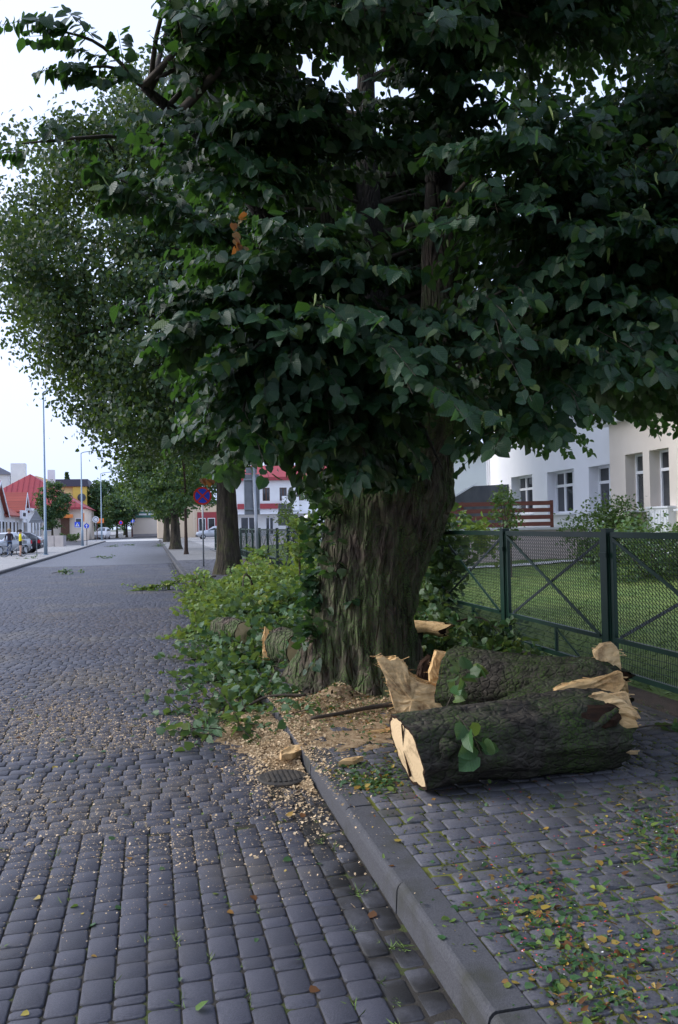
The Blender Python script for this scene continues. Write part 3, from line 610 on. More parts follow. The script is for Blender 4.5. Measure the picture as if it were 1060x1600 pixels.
pl = thing('flower_planter', 'long low planter of green and yellow bedding by the shop', 'planter', (-8.0, 88, .1))
MB().box((-8.0, 88, .3), (2.6, 1.0, .4), .1).build('trough', 'stone', pl)
bgb = thing('corner_building', 'beige corner building with shop boards at the end of the street', 'building', (1, 158, .1))
mb = MB(); wall_holes(mb, (-3.2, 154, 0), (1, 0, 0), (0, -1, 0), 0, 6.2, .1, 7.8, [], .2); wall_holes(mb, (-3.23, 163, 0), (0, -1, 0), (-1, 0, 0), 0, 8.96, .1, 7.78, [(1, 3, .6, 3), (5, 7, .6, 3)], .2); mb.build('wall', 'wall_cream', bgb)
MB().box((-3.3, 153.95, 4.2), (.3, .3, 8.2)).build('corner_pilaster', 'brown', bgb)
MB().box((1.0, 157.5, 8.0), (9.2, 8.4, .4)).build('roof', 'roof_dark', bgb)
bo = MB().box((-1.1, 153.9, 5.6), (2.8, .14, 1.0)).build('shop_board', 'white', bgb); MB().box((-1.1, 153.81, 5.6), (2.2, .03, .34)).build('blue_band', 'blue', bo)
bo = MB().box((-.9, 153.9, 4.1), (3.6, .14, 1.1)).build('shop_board', 'mesh_far', bgb); MB().box((-.9, 153.81, 4.15), (3.0, .03, .3)).build('white_band', 'white', bo)
MB().box((-.2, 153.9, .35), (5.8, .1, .5)).build('plinth', 'stone', bgb)
tb = thing('long_shop_building', 'long tan single storey building with a red shop front on the plaza', 'building', (7, 128, .1))
MB().box((7.5, 131, 2.6), (13, 8, 5.0)).build('wall', 'wall_tan', tb); MB().box((7.5, 131, 5.2), (13.4, 8.4, .25)).build('roof', 'roof_dark', tb)
MB().box((9.0, 126.94, 2.3), (4.2, .1, 3.2)).build('shop_front', 'roof_red', tb)
for k in range(3):
    wn = MB().box((7.6 + 1.4 * k, 126.88, 2.0), (1.1, .06, 2.0)).build('window', 'trim', tb); MB().box((7.6 + 1.4 * k, 126.84, 2.0), (.9, .03, 1.8)).build('pane', 'glass', wn)
for k in range(6): MB().box((2.0 + 2.2 * k, 126.97, 2.8), (.08, .06, 4.4)).build('joint_strip', 'wall_cream', tb)
wb = thing('white_shop_building', 'two storey white building with red eaves seen past the trunk', 'building', (18, 125, .1))
hw_ = [(3.0 + 2.6 * k, 4.1 + 2.6 * k, 5.4, 7.4) for k in range(5)]; gw = [(2.2, 4.6, .5, 3.0), (6, 7.2, .3, 2.9), (9, 13, .5, 3.0)]
mb = MB(); wall_holes(mb, (11.0, 124.5, 0), (1, 0, 0), (0, -1, 0), 0, 17, .1, 8.6, hw_ + gw, .25); mb.build('wall', 'wall_white', wb)
for h in hw_: window(wb, (11.0, 124.5, 0), (1, 0, 0), (0, -1, 0), h, 2, None, dep=.12, fw=.12, frame='door_brown', curtain=False, sill=False)
for h in gw: window(wb, (11.0, 124.5, 0), (1, 0, 0), (0, -1, 0), h, 2, None, dep=.12, fw=.1, curtain=False, sill=False)
MB().box((19.5, 127.3, 8.75), (17.6, 7, .5)).build('eaves', 'roof_red', wb)
MB().add([(10.6, 123.9, 9), (28.4, 123.9, 9), (28.4, 131, 9), (10.6, 131, 9), (12, 127.5, 11), (27, 127.5, 11)], [(0, 1, 5, 4), (1, 2, 5), (2, 3, 4, 5), (3, 0, 4), (3, 2, 1, 0)]).build('roof', 'roof_red', wb)
MB().box((16, 124.3, 4.6), (6.5, .3, .8)).build('fascia_board', 'roof_red', wb); MB().box((20.8, 124.25, 5.0), (2.6, .3, 2.2)).build('hoarding', 'white', wb)
MB().box((19, 123.6, 3.5), (16, 1.6, .2)).build('canopy', 'trim', wb)
MB().box((24.5, 118, 1.6), (5, 3, 3.0)).build('kiosk', 'wall_white', wb)
fb = thing('distant_tower_house', 'pale house with a white chimney stack far behind the gables', 'house', (-28, 160, .1))
MB().box((-29, 165, 6), (8, 8, 12)).build('wall', 'wall_white', fb); MB().add([(-33.5, 160.5, 12), (-24.5, 160.5, 12), (-24.5, 169.5, 12), (-33.5, 169.5, 12), (-29, 165, 14.5)], [(0, 1, 4), (1, 2, 4), (2, 3, 4), (3, 0, 4), (3, 2, 1, 0)]).build('roof', 'roof_dark', fb)
MB().box((-23.5, 161, 7), (2.5, 2, 14)).build('chimney_stack', 'wall_white', fb)

# ------------------------------------------------------------------ the green fence
FX = 4.15
fence = thing('green_mesh_fence', 'green metal mesh fence with cross braced panels between pavement and lawn', 'fence', (FX, 4.65, .11))
def panel_meshes():
    L0, L1 = .07, 2.23; f = MB()
    for z, h in ((1.585, .06), (.52, .045), (.2, .05)): f.box((0, (L0 + L1) / 2, z), (.04, L1 - L0, h))
    for y in (L0 + .022, L1 - .022): f.box((0, y, .87), (.038, .045, 1.37))
    f.box((0, 1.05, .345), (.03, .035, .3))
    b1 = MB().bar((-.03, L0 + .05, .54), (-.03, L1 - .05, 1.55), .012, .035); b2 = MB().bar((.035, L0 + .05, 1.55), (.035, L1 - .05, .54), .012, .03)
    b3 = MB().bar((-.03, .5, .24), (-.03, 1.0, .5), .01, .02)
    m = MB(); sp = .05; k = int((L1 - L0 - .09) / sp)
    for i in range(1, k):
        y = L0 + .045 + i * sp; m.box((0, y, 1.05), (.003, .003, 1.02), mi=1); m.box((0, y - sp / 2, .36), (.004, .004, .28), mi=1); m.box((0, y, .36), (.004, .004, .28), mi=1)
        for j in range(25):
            z = .555 + j * .04; m.quad((.002, y, z + .0), (.002, y + sp, z + .036), (.002, y + sp, z + .048), (.002, y, z + .012), 1)
    for z in (.3, .36, .42): m.box((.003, (L0 + L1) / 2, z), (.004, L1 - L0 - .1, .005))
    return f.mesh('panel_frame', 'green'), b1.mesh('brace', 'green'), b2.mesh('brace', 'wire_light'), b3.mesh('strut', 'green'), m.mesh('wire_mesh', ['green', 'wire'])
fence.scale = (1, 1, .905)
fm, b1m, b2m, b3m, wm = panel_meshes()
post = MB().box((0, 0, .83), (.085, .085, 1.62)); post.box((0, 0, 1.645), (.095, .095, .012)); post.box((-.05, 0, 1.38), (.02, .12, .05)); post.box((-.05, 0, .4), (.02, .12, .05)); post.box((0, .055, .85), (.05, .018, 1.45)); post.box((0, -.055, .85), (.05, .018, 1.45))
pm = post.mesh('post', 'green')
for k in range(-2, 23):
    y = 6.955 + 2.3 * (k - 1)
    o = bpy.data.objects.new('post', pm); COL.objects.link(o); o.parent = fence; o.location = (0, y - 4.65, 0)
    if k == 22: break
    o = bpy.data.objects.new('panel_frame', fm); COL.objects.link(o); o.parent = fence; o.location = (0, y - 4.65, 0); fr = o
    for nme, me in (('brace', b1m), ('brace', b2m), ('strut', b3m), ('wire_mesh', wm)):
        c = bpy.data.objects.new(nme, me); COL.objects.link(c); c.parent = fr
        if nme == 'wire_mesh': c['kind'] = 'stuff'

# ------------------------------------------------------------------ street furniture
def lamp(x, y, h, label, arm=1.5):
    t = thing('street_lamp', label, 'street lamp', (x, y, .1), group='lamp posts along the far pavement')
    MB().tube([(x, y, .1), (x, y, 1.6), (x, y, 1.65), (x, y, h)], [.115, .11, .085, .045], 12).build('pole', 'lamp', t, True)
    MB().tube([(x, y, .1), (x, y, .16)], [.17, .16], 12).build('base_plate', 'lamp', t)
    MB().tube(curve([(x, y, h - .3), (x + .15, y, h + .05), (x + arm, y, h + .22)], 8), [.04] * 8, 8).build('arm', 'lamp', t, True)
    MB().box((x + arm + .3, y, h + .22), (.75, .28, .1)).build('lamp_head', 'lamp', t); MB().box((x + arm + .3, y, h + .165), (.5, .2, .03)).build('lens', 'trim', t)
lamp(-6.6, 55.9, 10.6, 'tall grey street lamp nearest the two people with the bicycle')
lamp(-6.4, 82.5, 9.0, 'tall grey street lamp carrying the pedestrian crossing signs')
lamp(-6.6, 118, 9.3, 'most distant street lamp beside the white round sign')
def pole(t, x, y, z1, r=.03, z0=.1, m='galv'): MB().tube([(x, y, z0), (x, y, z1)], [r, r], 10).build('pole', m, t, True); MB().tube([(x, y, z1), (x, y, z1 + .015)], [r * 1.1, r * .9], 10).build('pole_cap', 'black', t)
t = thing('warning_sign', 'grey back of a triangular sign on a thin pole by the street lamp', 'sign', (-6.85, 53.6, .1)); pole(t, -6.85, 53.6, 2.95)
MB().prism([(-.45, 0), (.45, 0), (0, .8)], (-6.85, 53.55, 2.15), (1, 0, 0), (0, 0, 1), -.02).build('triangle_plate', 'grey', t); MB().box((-6.85, 53.52, 2.35), (.5, .03, .04)).build('bracket', 'galv', t)
# no stopping: blue disc, red rim and red cross
t = thing('no_stopping_sign', 'round blue no stopping sign with red rim and red cross on a thin pole', 'sign', (2.02, 33.2, .12)); pole(t, 2.02, 33.2, 3.25, .034, .12)
zc, yc = 2.92, 33.14; nrm = (0, -1, 0)
MB().disc((2.02, yc, zc), nrm, .36, 40, th=.02).build('disc', 'red', t); MB().disc((2.02, yc - .014, zc), nrm, .285, 40, th=.006).build('blue_field', 'blue', t)
for s in (1, -1):
    MB().obox((2.02, yc - .021 - .003 * s, zc), (.575 * .7071, 0, .575 * .7071 * s), (-.066 * .7071 * s, 0, .066 * .7071), (0, .005, 0)).build('cross_bar', 'red', t)
for s, in ((0,),):
    MB().disc((2.02, yc + .012, zc), nrm, .36, 40, th=.006).build('back_plate', 'grey', t)
t = thing('information_sign', 'tall grey sign back clamped to a leaning galvanised pole among the fallen branches', 'sign', (2.84, 22.4, .12))
MB().tube([(2.84, 22.4, .12), (2.75, 22.4, 3.3)], [.048, .048], 12).build('pole', 'galv', t, True)
MB().box((2.7, 22.46, 2.55), (.42, .03, 1.1)).build('panel', 'grey', t); MB().box((2.7, 22.46, 3.2), (.3, .03, .16)).build('top_plate', 'grey', t)
for z in (2.15, 2.95): MB().box((2.7, 22.42, z), (.44, .03, .035)).build('clamp', 'galv', t)
for x in (2.5, 2.9): MB().box((x, 22.45, 2.55), (.025, .045, 1.1)).build('panel_edge', 'galv', t)
t = thing('double_sign', 'pair of grey sign backs stacked on one post behind the fence', 'sign', (5.78, 35.6, .1)); pole(t, 5.78, 35.55, 2.7, .03)
MB().box((5.72, 35.6, 2.42), (.6, .03, .42)).build('panel', 'grey', t); MB().box((5.78, 35.6, 1.92), (.75, .03, .5)).build('panel', 'grey', t)
for z in (2.42, 1.92): MB().box((5.78, 35.57, z), (.7, .025, .03)).build('clamp', 'galv', t)
t = thing('crossing_sign', 'blue square pedestrian crossing sign on the street lamp', 'sign', (-6.75, 82.35, 2.1))
MB().box((-6.82, 82.3, 2.15), (.5, .03, .5)).build('plate', 'blue', t); MB().prism([(-.2, 0), (.2, 0), (0, .37)], (-6.82, 82.28, 1.97), (1, 0, 0), (0, 0, 1), .01).build('white_triangle', 'white', t)
fg = MB(); fg.disc((-6.82, 82.255, 2.2), (0, -1, 0), .025, 10, th=.01); fg.bar((-6.82, 82.255, 2.18), (-6.81, 82.255, 2.09), .01, .04); fg.bar((-6.81, 82.255, 2.09), (-6.87, 82.255, 2.0), .01, .02); fg.bar((-6.81, 82.255, 2.09), (-6.77, 82.255, 2.0), .01, .02); fg.build('walking_figure', 'black', t)
t = thing('mandatory_sign', 'small round blue sign on a dark post beside the crossing sign', 'sign', (-6.1, 84, .1)); pole(t, -6.1, 84, 2.3, .035, m='black'); MB().disc((-6.1, 83.94, 2.0), (0, -1, 0), .24, 24, th=.02).build('disc', 'blue', t); MB().prism([(-.04, -.2), (.04, -.2), (.04, .02), (.12, .02), (0, .2), (-.12, .02), (-.04, .02)], (-6.1, 83.925, 2.0), (1, 0, 0), (0, 0, 1), .008).build('arrow', 'white', t)
t = thing('white_round_sign', 'white round sign on a thin post near the end of the street', 'sign', (-7.1, 114, .1)); pole(t, -7.1, 114, 3.4, .03); MB().disc((-7.1, 113.94, 2.95), (0, -1, 0), .42, 28, th=.02).build('disc', 'trim', t); MB().disc((-7.1, 113.92, 2.95), (0, -1, 0), .3, 28, th=.01).build('grey_field', 'grey', t); MB().disc((-7.1, 113.91, 2.95), (0, -1, 0), .22, 28, th=.012).build('white_field', 'white', t)
t = thing('far_no_stopping_sign', 'tiny red and blue round sign under the distant round tree', 'sign', (-4.4, 129, .1)); pole(t, -4.4, 129, 2.9, .03); MB().disc((-4.4, 128.94, 2.55), (0, -1, 0), .3, 24, th=.02).build('disc', 'red', t); MB().disc((-4.4, 128.92, 2.55), (0, -1, 0), .2, 24, th=.01).build('blue_field', 'blue', t)
t = thing('blue_arrow_sign', 'blue square sign in front of the beige corner building', 'sign', (-2.75, 134, .1)); pole(t, -2.75, 134, 3.2, .03); MB().obox((-2.75, 133.94, 2.8), (.36, 0, .36), (0, .03, 0), (-.3, 0, .3)).build('plate', 'blue', t); MB().box((-2.75, 133.915, 2.8), (.1, .01, .5)).build('arrow_shaft', 'white', t)
t = thing('orange_shop_sign', 'brown orange hanging board beyond the white round sign', 'sign', (-7.3, 128, .1)); pole(t, -7.8, 128, 3.6, .06, m='door_brown'); MB().box((-7.3, 127.95, 2.9), (1.0, .08, .7)).build('board', 'orange', t)
t = thing('drain_cover', 'round dark iron drain cover half buried in sawdust by the kerb', 'drain cover', (.83, 5.5, 0))
MB().tube([(.83, 5.5, -.03), (.83, 5.5, .014), (.83, 5.5, .02)], [.17, .168, .155], 28, caps=True).build('rim', 'cutiron', t); 
for k in range(-3, 4): MB().box((.83 + k * .034, 5.5, .022), (.016, .26 * math.sqrt(1 - (k / 4.2) ** 2), .012)).build('grate_bar', 'cutiron', t)

# ------------------------------------------------------------------ cars
def car(label, paint, x, y, rz, estate=False, L=4.2, H=1.46, name='parked_car'):
    t = thing(name, label, 'car', (0, 0, 0)); W = .86
    st = [(0, .52, .55, 0), (.06, .3, .78, 0), (.35, .24, .86, 0), (1.0, .22, .95, 0), (1.3, .22, .98, .02), (2.0, .22, .98, .4), (2.4, .22, .98, .47), (3.1, .22, .99, .48), (3.5, .22, 1.0, .44 if estate else .4), (3.95, .24, 1.0, .36 if estate else .12), (4.12, .3, .98, .02), (4.2, .45, .85, 0)]
    st = [(a * L / 4.2, zb, zt * H / 1.46, g * H / 1.46) for a, zb, zt, g in st]; V = []; n = 10
    for a, zb, zt, g in st:
        w_ = W * (.86 if a < .1 or a > L - .1 else (.96 if a < .5 or a > L - .4 else 1)); wr = w_ * (.76 if g > .05 else .93)
        V += [(a, -w_ * .9, zb), (a, -w_, (zb + zt) / 2), (a, -w_ * .97, zt), (a, -wr, zt + g * .9), (a, -wr * .8, zt + g + .02), (a, wr * .8, zt + g + .02), (a, wr, zt + g * .9), (a, w_ * .97, zt), (a, w_, (zb + zt) / 2), (a, w_ * .9, zb)]
    F = [(i * n + j, i * n + (j + 1) % n, (i + 1) * n + (j + 1) % n, (i + 1) * n + j) for i in range(len(st) - 1) for j in range(n)] + [tuple(range(n)), tuple(range(len(V) - 1, len(V) - n - 1, -1))]
    body = MB().add(V, F).build('body', paint, t, True, True)
    P = lambda i, j: np.array(V[i * n + j])
    for s, (j0, j1) in ((-1, (2, 3)), (1, (7, 6))):
        for i0, i1 in ((4, 6), (6, 8), (8, 9)):
            q = [P(i0, j0), P(i1, j0), P(i1, j1), P(i0, j1)]; c = sum(q) / 4; q = [c + (p - c) * np.array([.9, 1, .8]) + np.array([0, s * .012, 0]) for p in q]; q2 = [p - np.array([0, s * .03, 0]) for p in q]
            MB().add(q + q2, [(0, 1, 2, 3), (7, 6, 5, 4), (0, 4, 5, 1), (1, 5, 6, 2), (2, 6, 7, 3), (3, 7, 4, 0)]).build('side_window', 'carglass', t, local=True)
    for i0, i1, nm in ((4, 5, 'windscreen'), (9, 10, 'rear_window')):
        q = [P(i0, 4), P(i0, 5), P(i1, 5), P(i1, 4)]; c = sum(q) / 4; nn = np.cross(q[1] - q[0], q[3] - q[0]); nn /= np.linalg.norm(nn); nn *= 1 if nn[2] > 0 else -1
        q = [c + (p - c) * .93 + nn * .01 for p in q]; q2 = [p - nn * .02 for p in q]
        MB().add(q + q2, [(0, 1, 2, 3), (7, 6, 5, 4), (0, 4, 5, 1), (1, 5, 6, 2), (2, 6, 7, 3), (3, 7, 4, 0)]).build(nm, 'carglass', t, local=True)
    for a in (.78 * L / 4.2, 3.38 * L / 4.2):
        for s in (-1, 1):
            wh = MB().tube([(a, s * (W - .2), .31), (a, s * (W - .17), .31), (a, s * (W + .0), .31), (a, s * (W + .015), .31)], [.29, .315, .315, .29], 22).build('wheel', 'black', t, local=True)
            MB().tube([(a, s * (W + .012), .31), (a, s * (W + .03), .31)], [.2, .17], 16).build('rim', 'rim', wh, local=True)
    for s in (-1, 1):
        MB().box((.12, s * .6, .66), (.16, .34, .16)).build('headlight', 'lampglass', t, local=True); MB().box((L - .08, s * .66, .8), (.16, .24, .24)).build('tail_light', 'tail', t, local=True)
        MB().box((1.5 * L / 4.2, s * (W + .05), 1.0), (.16, .18, .12)).build('wing_mirror', paint, t, local=True)
    MB().box((0.03, 0, .45), (.1, .5, .11)).build('front_plate', 'white', t, local=True); MB().box((L - .0, 0, .62), (.06, .5, .11)).build('rear_plate', 'white', t, local=True)
    MB().box((.02, 0, .42), (.12, 1.5, .14)).build('front_bumper', 'black' if paint != 'car_white' else 'grey', t, local=True); MB().box((L - .02, 0, .42), (.12, 1.5, .16)).build('rear_bumper', paint, t, local=True)
    t.location = (x, y, .1); t.rotation_euler = (0, 0, rz); return t
car('black hatchback parked side on beyond the woman in yellow', 'car_black', -11.75, 62.2, R(-3))
car('silver car parked nose out behind the cyclist', 'car_silver', -10.6, 56.5, R(62))
car('silver estate car parked beyond the no stopping sign', 'car_silver', 5.6, 106.5, R(2), True, 4.4, 1.62).location.z = .116
car('white van approaching far down the street', 'car_white', -8.0, 136, R(80), True, 4.6, 1.9, 'white_van').location.z = .0

# ------------------------------------------------------------------ two people and a bicycle
def person(label, loc, rz, J, slots, wear, hairm):
    """one skin over a joint chain; J: name -> (x, y, z, radius), slots: material by height bands of each face"""
    t = thing('person', label, 'person', loc, rz)
    names = list(J); E_ = [('pelvis', 'waist'), ('waist', 'chest'), ('chest', 'neck'), ('neck', 'head'), ('head', 'crown'), ('chest', 'shl'), ('shl', 'ell'), ('ell', 'wrl'), ('wrl', 'hal'), ('chest', 'shr'), ('shr', 'elr'), ('elr', 'wrr'), ('wrr', 'har'),
                          ('pelvis', 'hil'), ('hil', 'knl'), ('knl', 'anl'), ('anl', 'tol'), ('pelvis', 'hir'), ('hir', 'knr'), ('knr', 'anr'), ('anr', 'tor')]
    me = bpy.data.meshes.new('person_body'); me.from_pydata([J[k][:3] for k in names], [(names.index(a), names.index(b)) for a, b in E_], [])
    tmp = bpy.data.objects.new('tmp', me); COL.objects.link(tmp); md = tmp.modifiers.new('s', 'SKIN'); md.use_smooth_shade = True; tmp.modifiers.new('u', 'SUBSURF').levels = 1
    for i, k in enumerate(names): me.skin_vertices[0].data[i].radius = (J[k][3], J[k][3] if k not in ('chest', 'waist', 'pelvis') else J[k][3] * .75); me.skin_vertices[0].data[i].use_root = k == 'pelvis'
    dg = bpy.context.evaluated_depsgraph_get(); m2 = bpy.data.meshes.new_from_object(tmp.evaluated_get(dg)); bpy.data.objects.remove(tmp)
    m2.materials.clear()
    for s in slots: m2.materials.append(K[s])
    for p in m2.polygons: p.material_index = wear(p.center)
    link('body', m2, t, True)
    h = J['head']; c = J['crown']; hv = MB().tube([(h[0], h[1] + .015, h[2] + .0), (h[0], h[1] + .02, h[2] + .07), (h[0], h[1] + .01, c[2] + .05), (h[0], h[1], c[2] + .085)], [.095, .11, .09, .02], 12)
    hv.build('hair', hairm, t, True, True)
    return t
def joints(h, lean=0, spread=.09, arm=((.2, -.02, 1.1), (.22, -.22, 1.0)), arm2=((-.2, -.02, 1.1), (-.22, -.22, 1.0))):
    s = h / 1.7; J = dict(pelvis=(0, 0, .92, .13), waist=(0, lean * .3, 1.08, .12), chest=(0, lean * .7, 1.3, .135), neck=(0, lean, 1.44, .055), head=(0, lean - .02, 1.55, .09), crown=(0, lean - .02, 1.64, .075),
        shl=(.17, lean * .8, 1.37, .058), ell=(*arm[0], .042), wrl=(*arm[1], .03), hal=(arm[1][0], arm[1][1] - .08, arm[1][2] - .02, .032), shr=(-.17, lean * .8, 1.37, .058), elr=(*arm2[0], .042), wrr=(*arm2[1], .03), har=(arm2[1][0], arm2[1][1] - .08, arm2[1][2] - .02, .032),
        hil=(.09, 0, .84, .095), knl=(spread, -.02, .48, .062), anl=(spread + .02, .02, .09, .04), tol=(spread + .03, -.13, .03, .035), hir=(-.09, 0, .84, .095), knr=(-spread, -.02, .48, .062), anr=(-spread - .02, .02, .09, .04), tor=(-spread - .03, -.13, .03, .035))
    return {k: tuple(x * s for x in v) for k, v in J.items()}
def wear_w(c): return 3 if c.z < .09 else (0 if c.z < .68 else (2 if c.z < .98 else (1 if c.z < 1.42 and abs(c.x) < .235 and not (c.y < -.1 and c.z < 1.2) else 0)))
wm_ = person('dark haired woman in a yellow shirt and black shorts standing by the bicycle', (-7.75, 53.3, .1), R(100), joints(1.66, spread=.13), ['skin', 'shirt_y', 'shorts', 'shoe'], wear_w, 'hair')
MB().tube(curve([(0, .1, 1.62), (0, .17, 1.55), (0, .16, 1.4)], 6), [.04, .04, .04, .035, .03, .01], 8).build('ponytail', 'hair', wm_, True, True)
def wear_m(c): return 3 if c.z < .08 else (2 if c.z < .95 else (1 if c.z < 1.47 and not (c.y < -.24) else 0))
person('person in a dark red jacket and jeans holding a bicycle', (-8.55, 54.4, .1), R(200), joints(1.72, arm=((.22, -.1, 1.12), (.2, -.36, 1.0)), arm2=((-.22, -.1, 1.12), (-.2, -.36, 1.0))), ['skin', 'jacket', 'jeans', 'shoe'], wear_m, 'hair_fair')
bk = thing('bicycle', 'light framed bicycle standing in front of the person in the jacket', 'bicycle', (-8.25, 53.75, .1), R(18))
for x in (-.52, .52):
    wv = [(x + .33 * math.cos(a), 0, .34 + .33 * math.sin(a)) for a in np.linspace(0, 2 * math.pi, 29)]; wh = MB().tube(wv, [.018] * 29, 6, False).build('wheel', 'black', bk, local=True)
    MB().tube([(x + .305 * math.cos(a), 0, .34 + .305 * math.sin(a)) for a in np.linspace(0, 2 * math.pi, 29)], [.014] * 29, 6, False).build('rim', 'rim', wh, local=True)
    sp = MB()
    for a in np.linspace(0, math.pi, 9)[:-1]: sp.bar((x + .3 * math.cos(a), 0, .34 + .3 * math.sin(a)), (x - .3 * math.cos(a), 0, .34 - .3 * math.sin(a)), .005, .005, up=(0, 1, 0))
    sp.build('spokes', 'rim', wh, local=True)
fr = MB()
for a, b in (((-.05, .3), (-.16, .78)), ((-.14, .72), (.4, .76)), ((-.05, .3), (.42, .68)), ((-.52, .34), (-.05, .3)), ((-.52, .34), (-.15, .74)), ((.52, .34), (.38, .9))): fr.tube([(a[0], 0, a[1]), (b[0], 0, b[1])], [.018, .018], 8)
fr.build('frame', 'galv', bk, local=True); MB().tube([(-.3, 0, .86), (-.2, 0, .87), (-.05, 0, .86)], [.07, .06, .025], 8).build('saddle', 'black', bk, local=True); MB().bar((-.16, 0, .76), (-.18, 0, .86), .025, .025).build('seat_post', 'galv', bk, local=True)
MB().tube(curve([(.3, -.28, 1.0), (.4, -.15, .98), (.37, 0, .95), (.4, .15, .98), (.3, .28, 1.0)], 12), [.014] * 12, 8).build('handlebar', 'black', bk, local=True)
MB().tube([(-.05, -.02, .3), (-.05, .02, .3)], [.09, .09], 14).build('chainring', 'black', bk, local=True); MB().box((.66, 0, .88), (.25, .3, .2)).build('basket', 'galv', bk, local=True); MB().box((-.55, 0, .74), (.4, .14, .03)).build('rear_rack', 'galv', bk, local=True)

# ------------------------------------------------------------------ the big lime tree
def nz(p, s, o=0.0): return noise.noise(Vector((p[0] * s + o, p[1] * s - o, p[2] * s + 2 * o)))
TB = np.array([1.99, 8.0, .1])
lime = thing('lime_tree', 'huge old lime tree with a thick mossy trunk leaning over the pavement', 'tree', tuple(TB))
tp = curve([(1.98, 8.0, -.03), (1.985, 8.0, .12), (2.0, 7.99, .4), (2.03, 7.98, .8), (2.13, 7.96, 1.25), (2.27, 7.93, 1.75), (2.39, 7.9, 2.1), (2.5, 7.87, 2.5)], 96)
zz = tp[:, 2]; tr = np.interp(zz, [0, .12, .35, .8, 1.25, 1.75, 2.1, 2.5], [.8, .7, .6, .54, .53, .59, .63, .45])
def tdisp(t, s, p, q):
    ca, sa = math.cos(t), math.sin(t); fl = max(0, 1 - p[2] / .75) ** 1.6
    w_ = 1 + fl * (.13 * math.sin(5 * t + .6) + .08 * math.sin(3 * t + 2)) + .05 * math.sin(3 * t + 1.2 + p[2] * .7) + .05 * nz((ca * .8, sa * .8, p[2] * .5), 2.2)
    tt = t + .25 * p[2]; rid = nz((math.cos(tt) * 3.2, math.sin(tt) * 3.2, p[2] * .9), 2.1, 3.0); r2 = nz((math.cos(tt) * 7, math.sin(tt) * 7, p[2] * 2.0), 1.8, 9.0); r3 = nz((math.cos(t) * 14, math.sin(t) * 14, p[2] * 7), 1.6, 5.0)
    return w_ - .075 * (1 - abs(rid) * 2.2) + .05 * r2 + .03 * r3
V, F = loft(tp, tr, 150, tdisp); MB().add(V, F + [tuple(range(len(V) - 150, len(V)))]).build('trunk', 'bark', lime, True)
def bough(pts, r0, r1, n=26, seg=12, mat_='bark', par=None, name='limb', a=.07, power=.8):
    c = curve(pts, n); rr = [r0 + (r1 - r0) * (i / (n - 1)) ** power for i in range(n)]
    V, F = loft(c, rr, seg, lambda t, s, p, q: 1 + a * nz((q[0] * 2 + p[0], q[1] * 2 + p[1], p[2]), 3.0) + a * .6 * nz((q[0] * 5 + p[0], q[1] * 5 + p[1], p[2] * 1.5), 3.0, 4))
    MB().add(V, F + [tuple(range(len(V) - seg, len(V)))]).build(name, mat_, par, True); return c, rr
ST = []
for pts, a, b in (([(2.1, 7.92, 1.7), (2.4, 7.68, 2.25), (2.62, 7.5, 2.8), (2.71, 7.36, 3.6), (2.64, 7.14, 4.5)], .42, .16),
                  ([(2.645, 7.15, 4.4), (2.62, 7.05, 4.9), (2.9, 7.0, 6.2), (3.3, 7.3, 8.6)], .165, .04),
                  ([(2.1, 7.95, 1.8), (2.0, 7.85, 2.6), (1.75, 7.8, 3.6), (1.75, 7.9, 5), (1.2, 8.3, 7.2)], .34, .04),
                  ([(2.2, 8.0, 1.9), (2.3, 8.4, 2.9), (2.5, 9.0, 4.2), (2.6, 9.5, 6.5), (2.7, 9.6, 9)], .36, .06),
                  ([(2.66, 7.42, 3.2), (3.3, 7.0, 3.9), (4.1, 6.5, 4.7), (4.9, 6.0, 5.3)], .17, .04),
                  ([(2.6, 7.05, 4.8), (2.4, 6.3, 5.3), (1.9, 5.5, 5.6), (1.5, 4.9, 5.5)], .13, .03),
                  ([(1.75, 7.7, 3.5), (1.2, 7.1, 4.1), (.6, 6.5, 4.6), (.0, 6.1, 4.9)], .15, .03),
                  ([(1.9, 7.85, 2.5), (1.5, 7.0, 2.9), (1.1, 6.1, 3.1), (.8, 5.2, 3.0)], .13, .03),
                  ([(2.65, 7.5, 2.8), (2.9, 6.6, 3.2), (3.0, 5.7, 3.4), (3.0, 4.9, 3.2)], .13, .03)):
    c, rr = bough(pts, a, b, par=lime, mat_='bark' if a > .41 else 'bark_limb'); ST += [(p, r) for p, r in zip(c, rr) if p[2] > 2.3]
STP = np.array([p for p, r in ST])
ev = np.array([-.24, -.97, 0]); ev /= np.linalg.norm(ev); eu = np.array([-ev[1], ev[0], 0])
def rho(P):
    d = P - np.array([2.0, 8.0, 0]); u = d @ eu; v = d @ ev; z = P[:, 2]
    al = np.interp(z, [2, 3.0, 4.0, 4.6, 5.2, 7], [1.3, 1.45, 1.7, 1.6, 1.5, 1.8]); a = np.where(u < 0, al, 4.9); b = np.where(v > 0, 3.85, 4.3)
    fz = np.sqrt(np.clip(1 - (np.clip(z - 5, 0, 9) / 6.6) ** 2, .01, 1)); return np.sqrt((u / a) ** 2 + (v / b) ** 2) / fz, u, v
def zmin(u, v): return np.where(v > .3, 1.98 + .36 * np.clip(u - .4, 0, .9) + .34 * np.clip(u - 1.3, 0, 1.2) + .28 * np.clip(-u - .25, 0, 9), 2.6 + .05 * abs(u))
ends = []
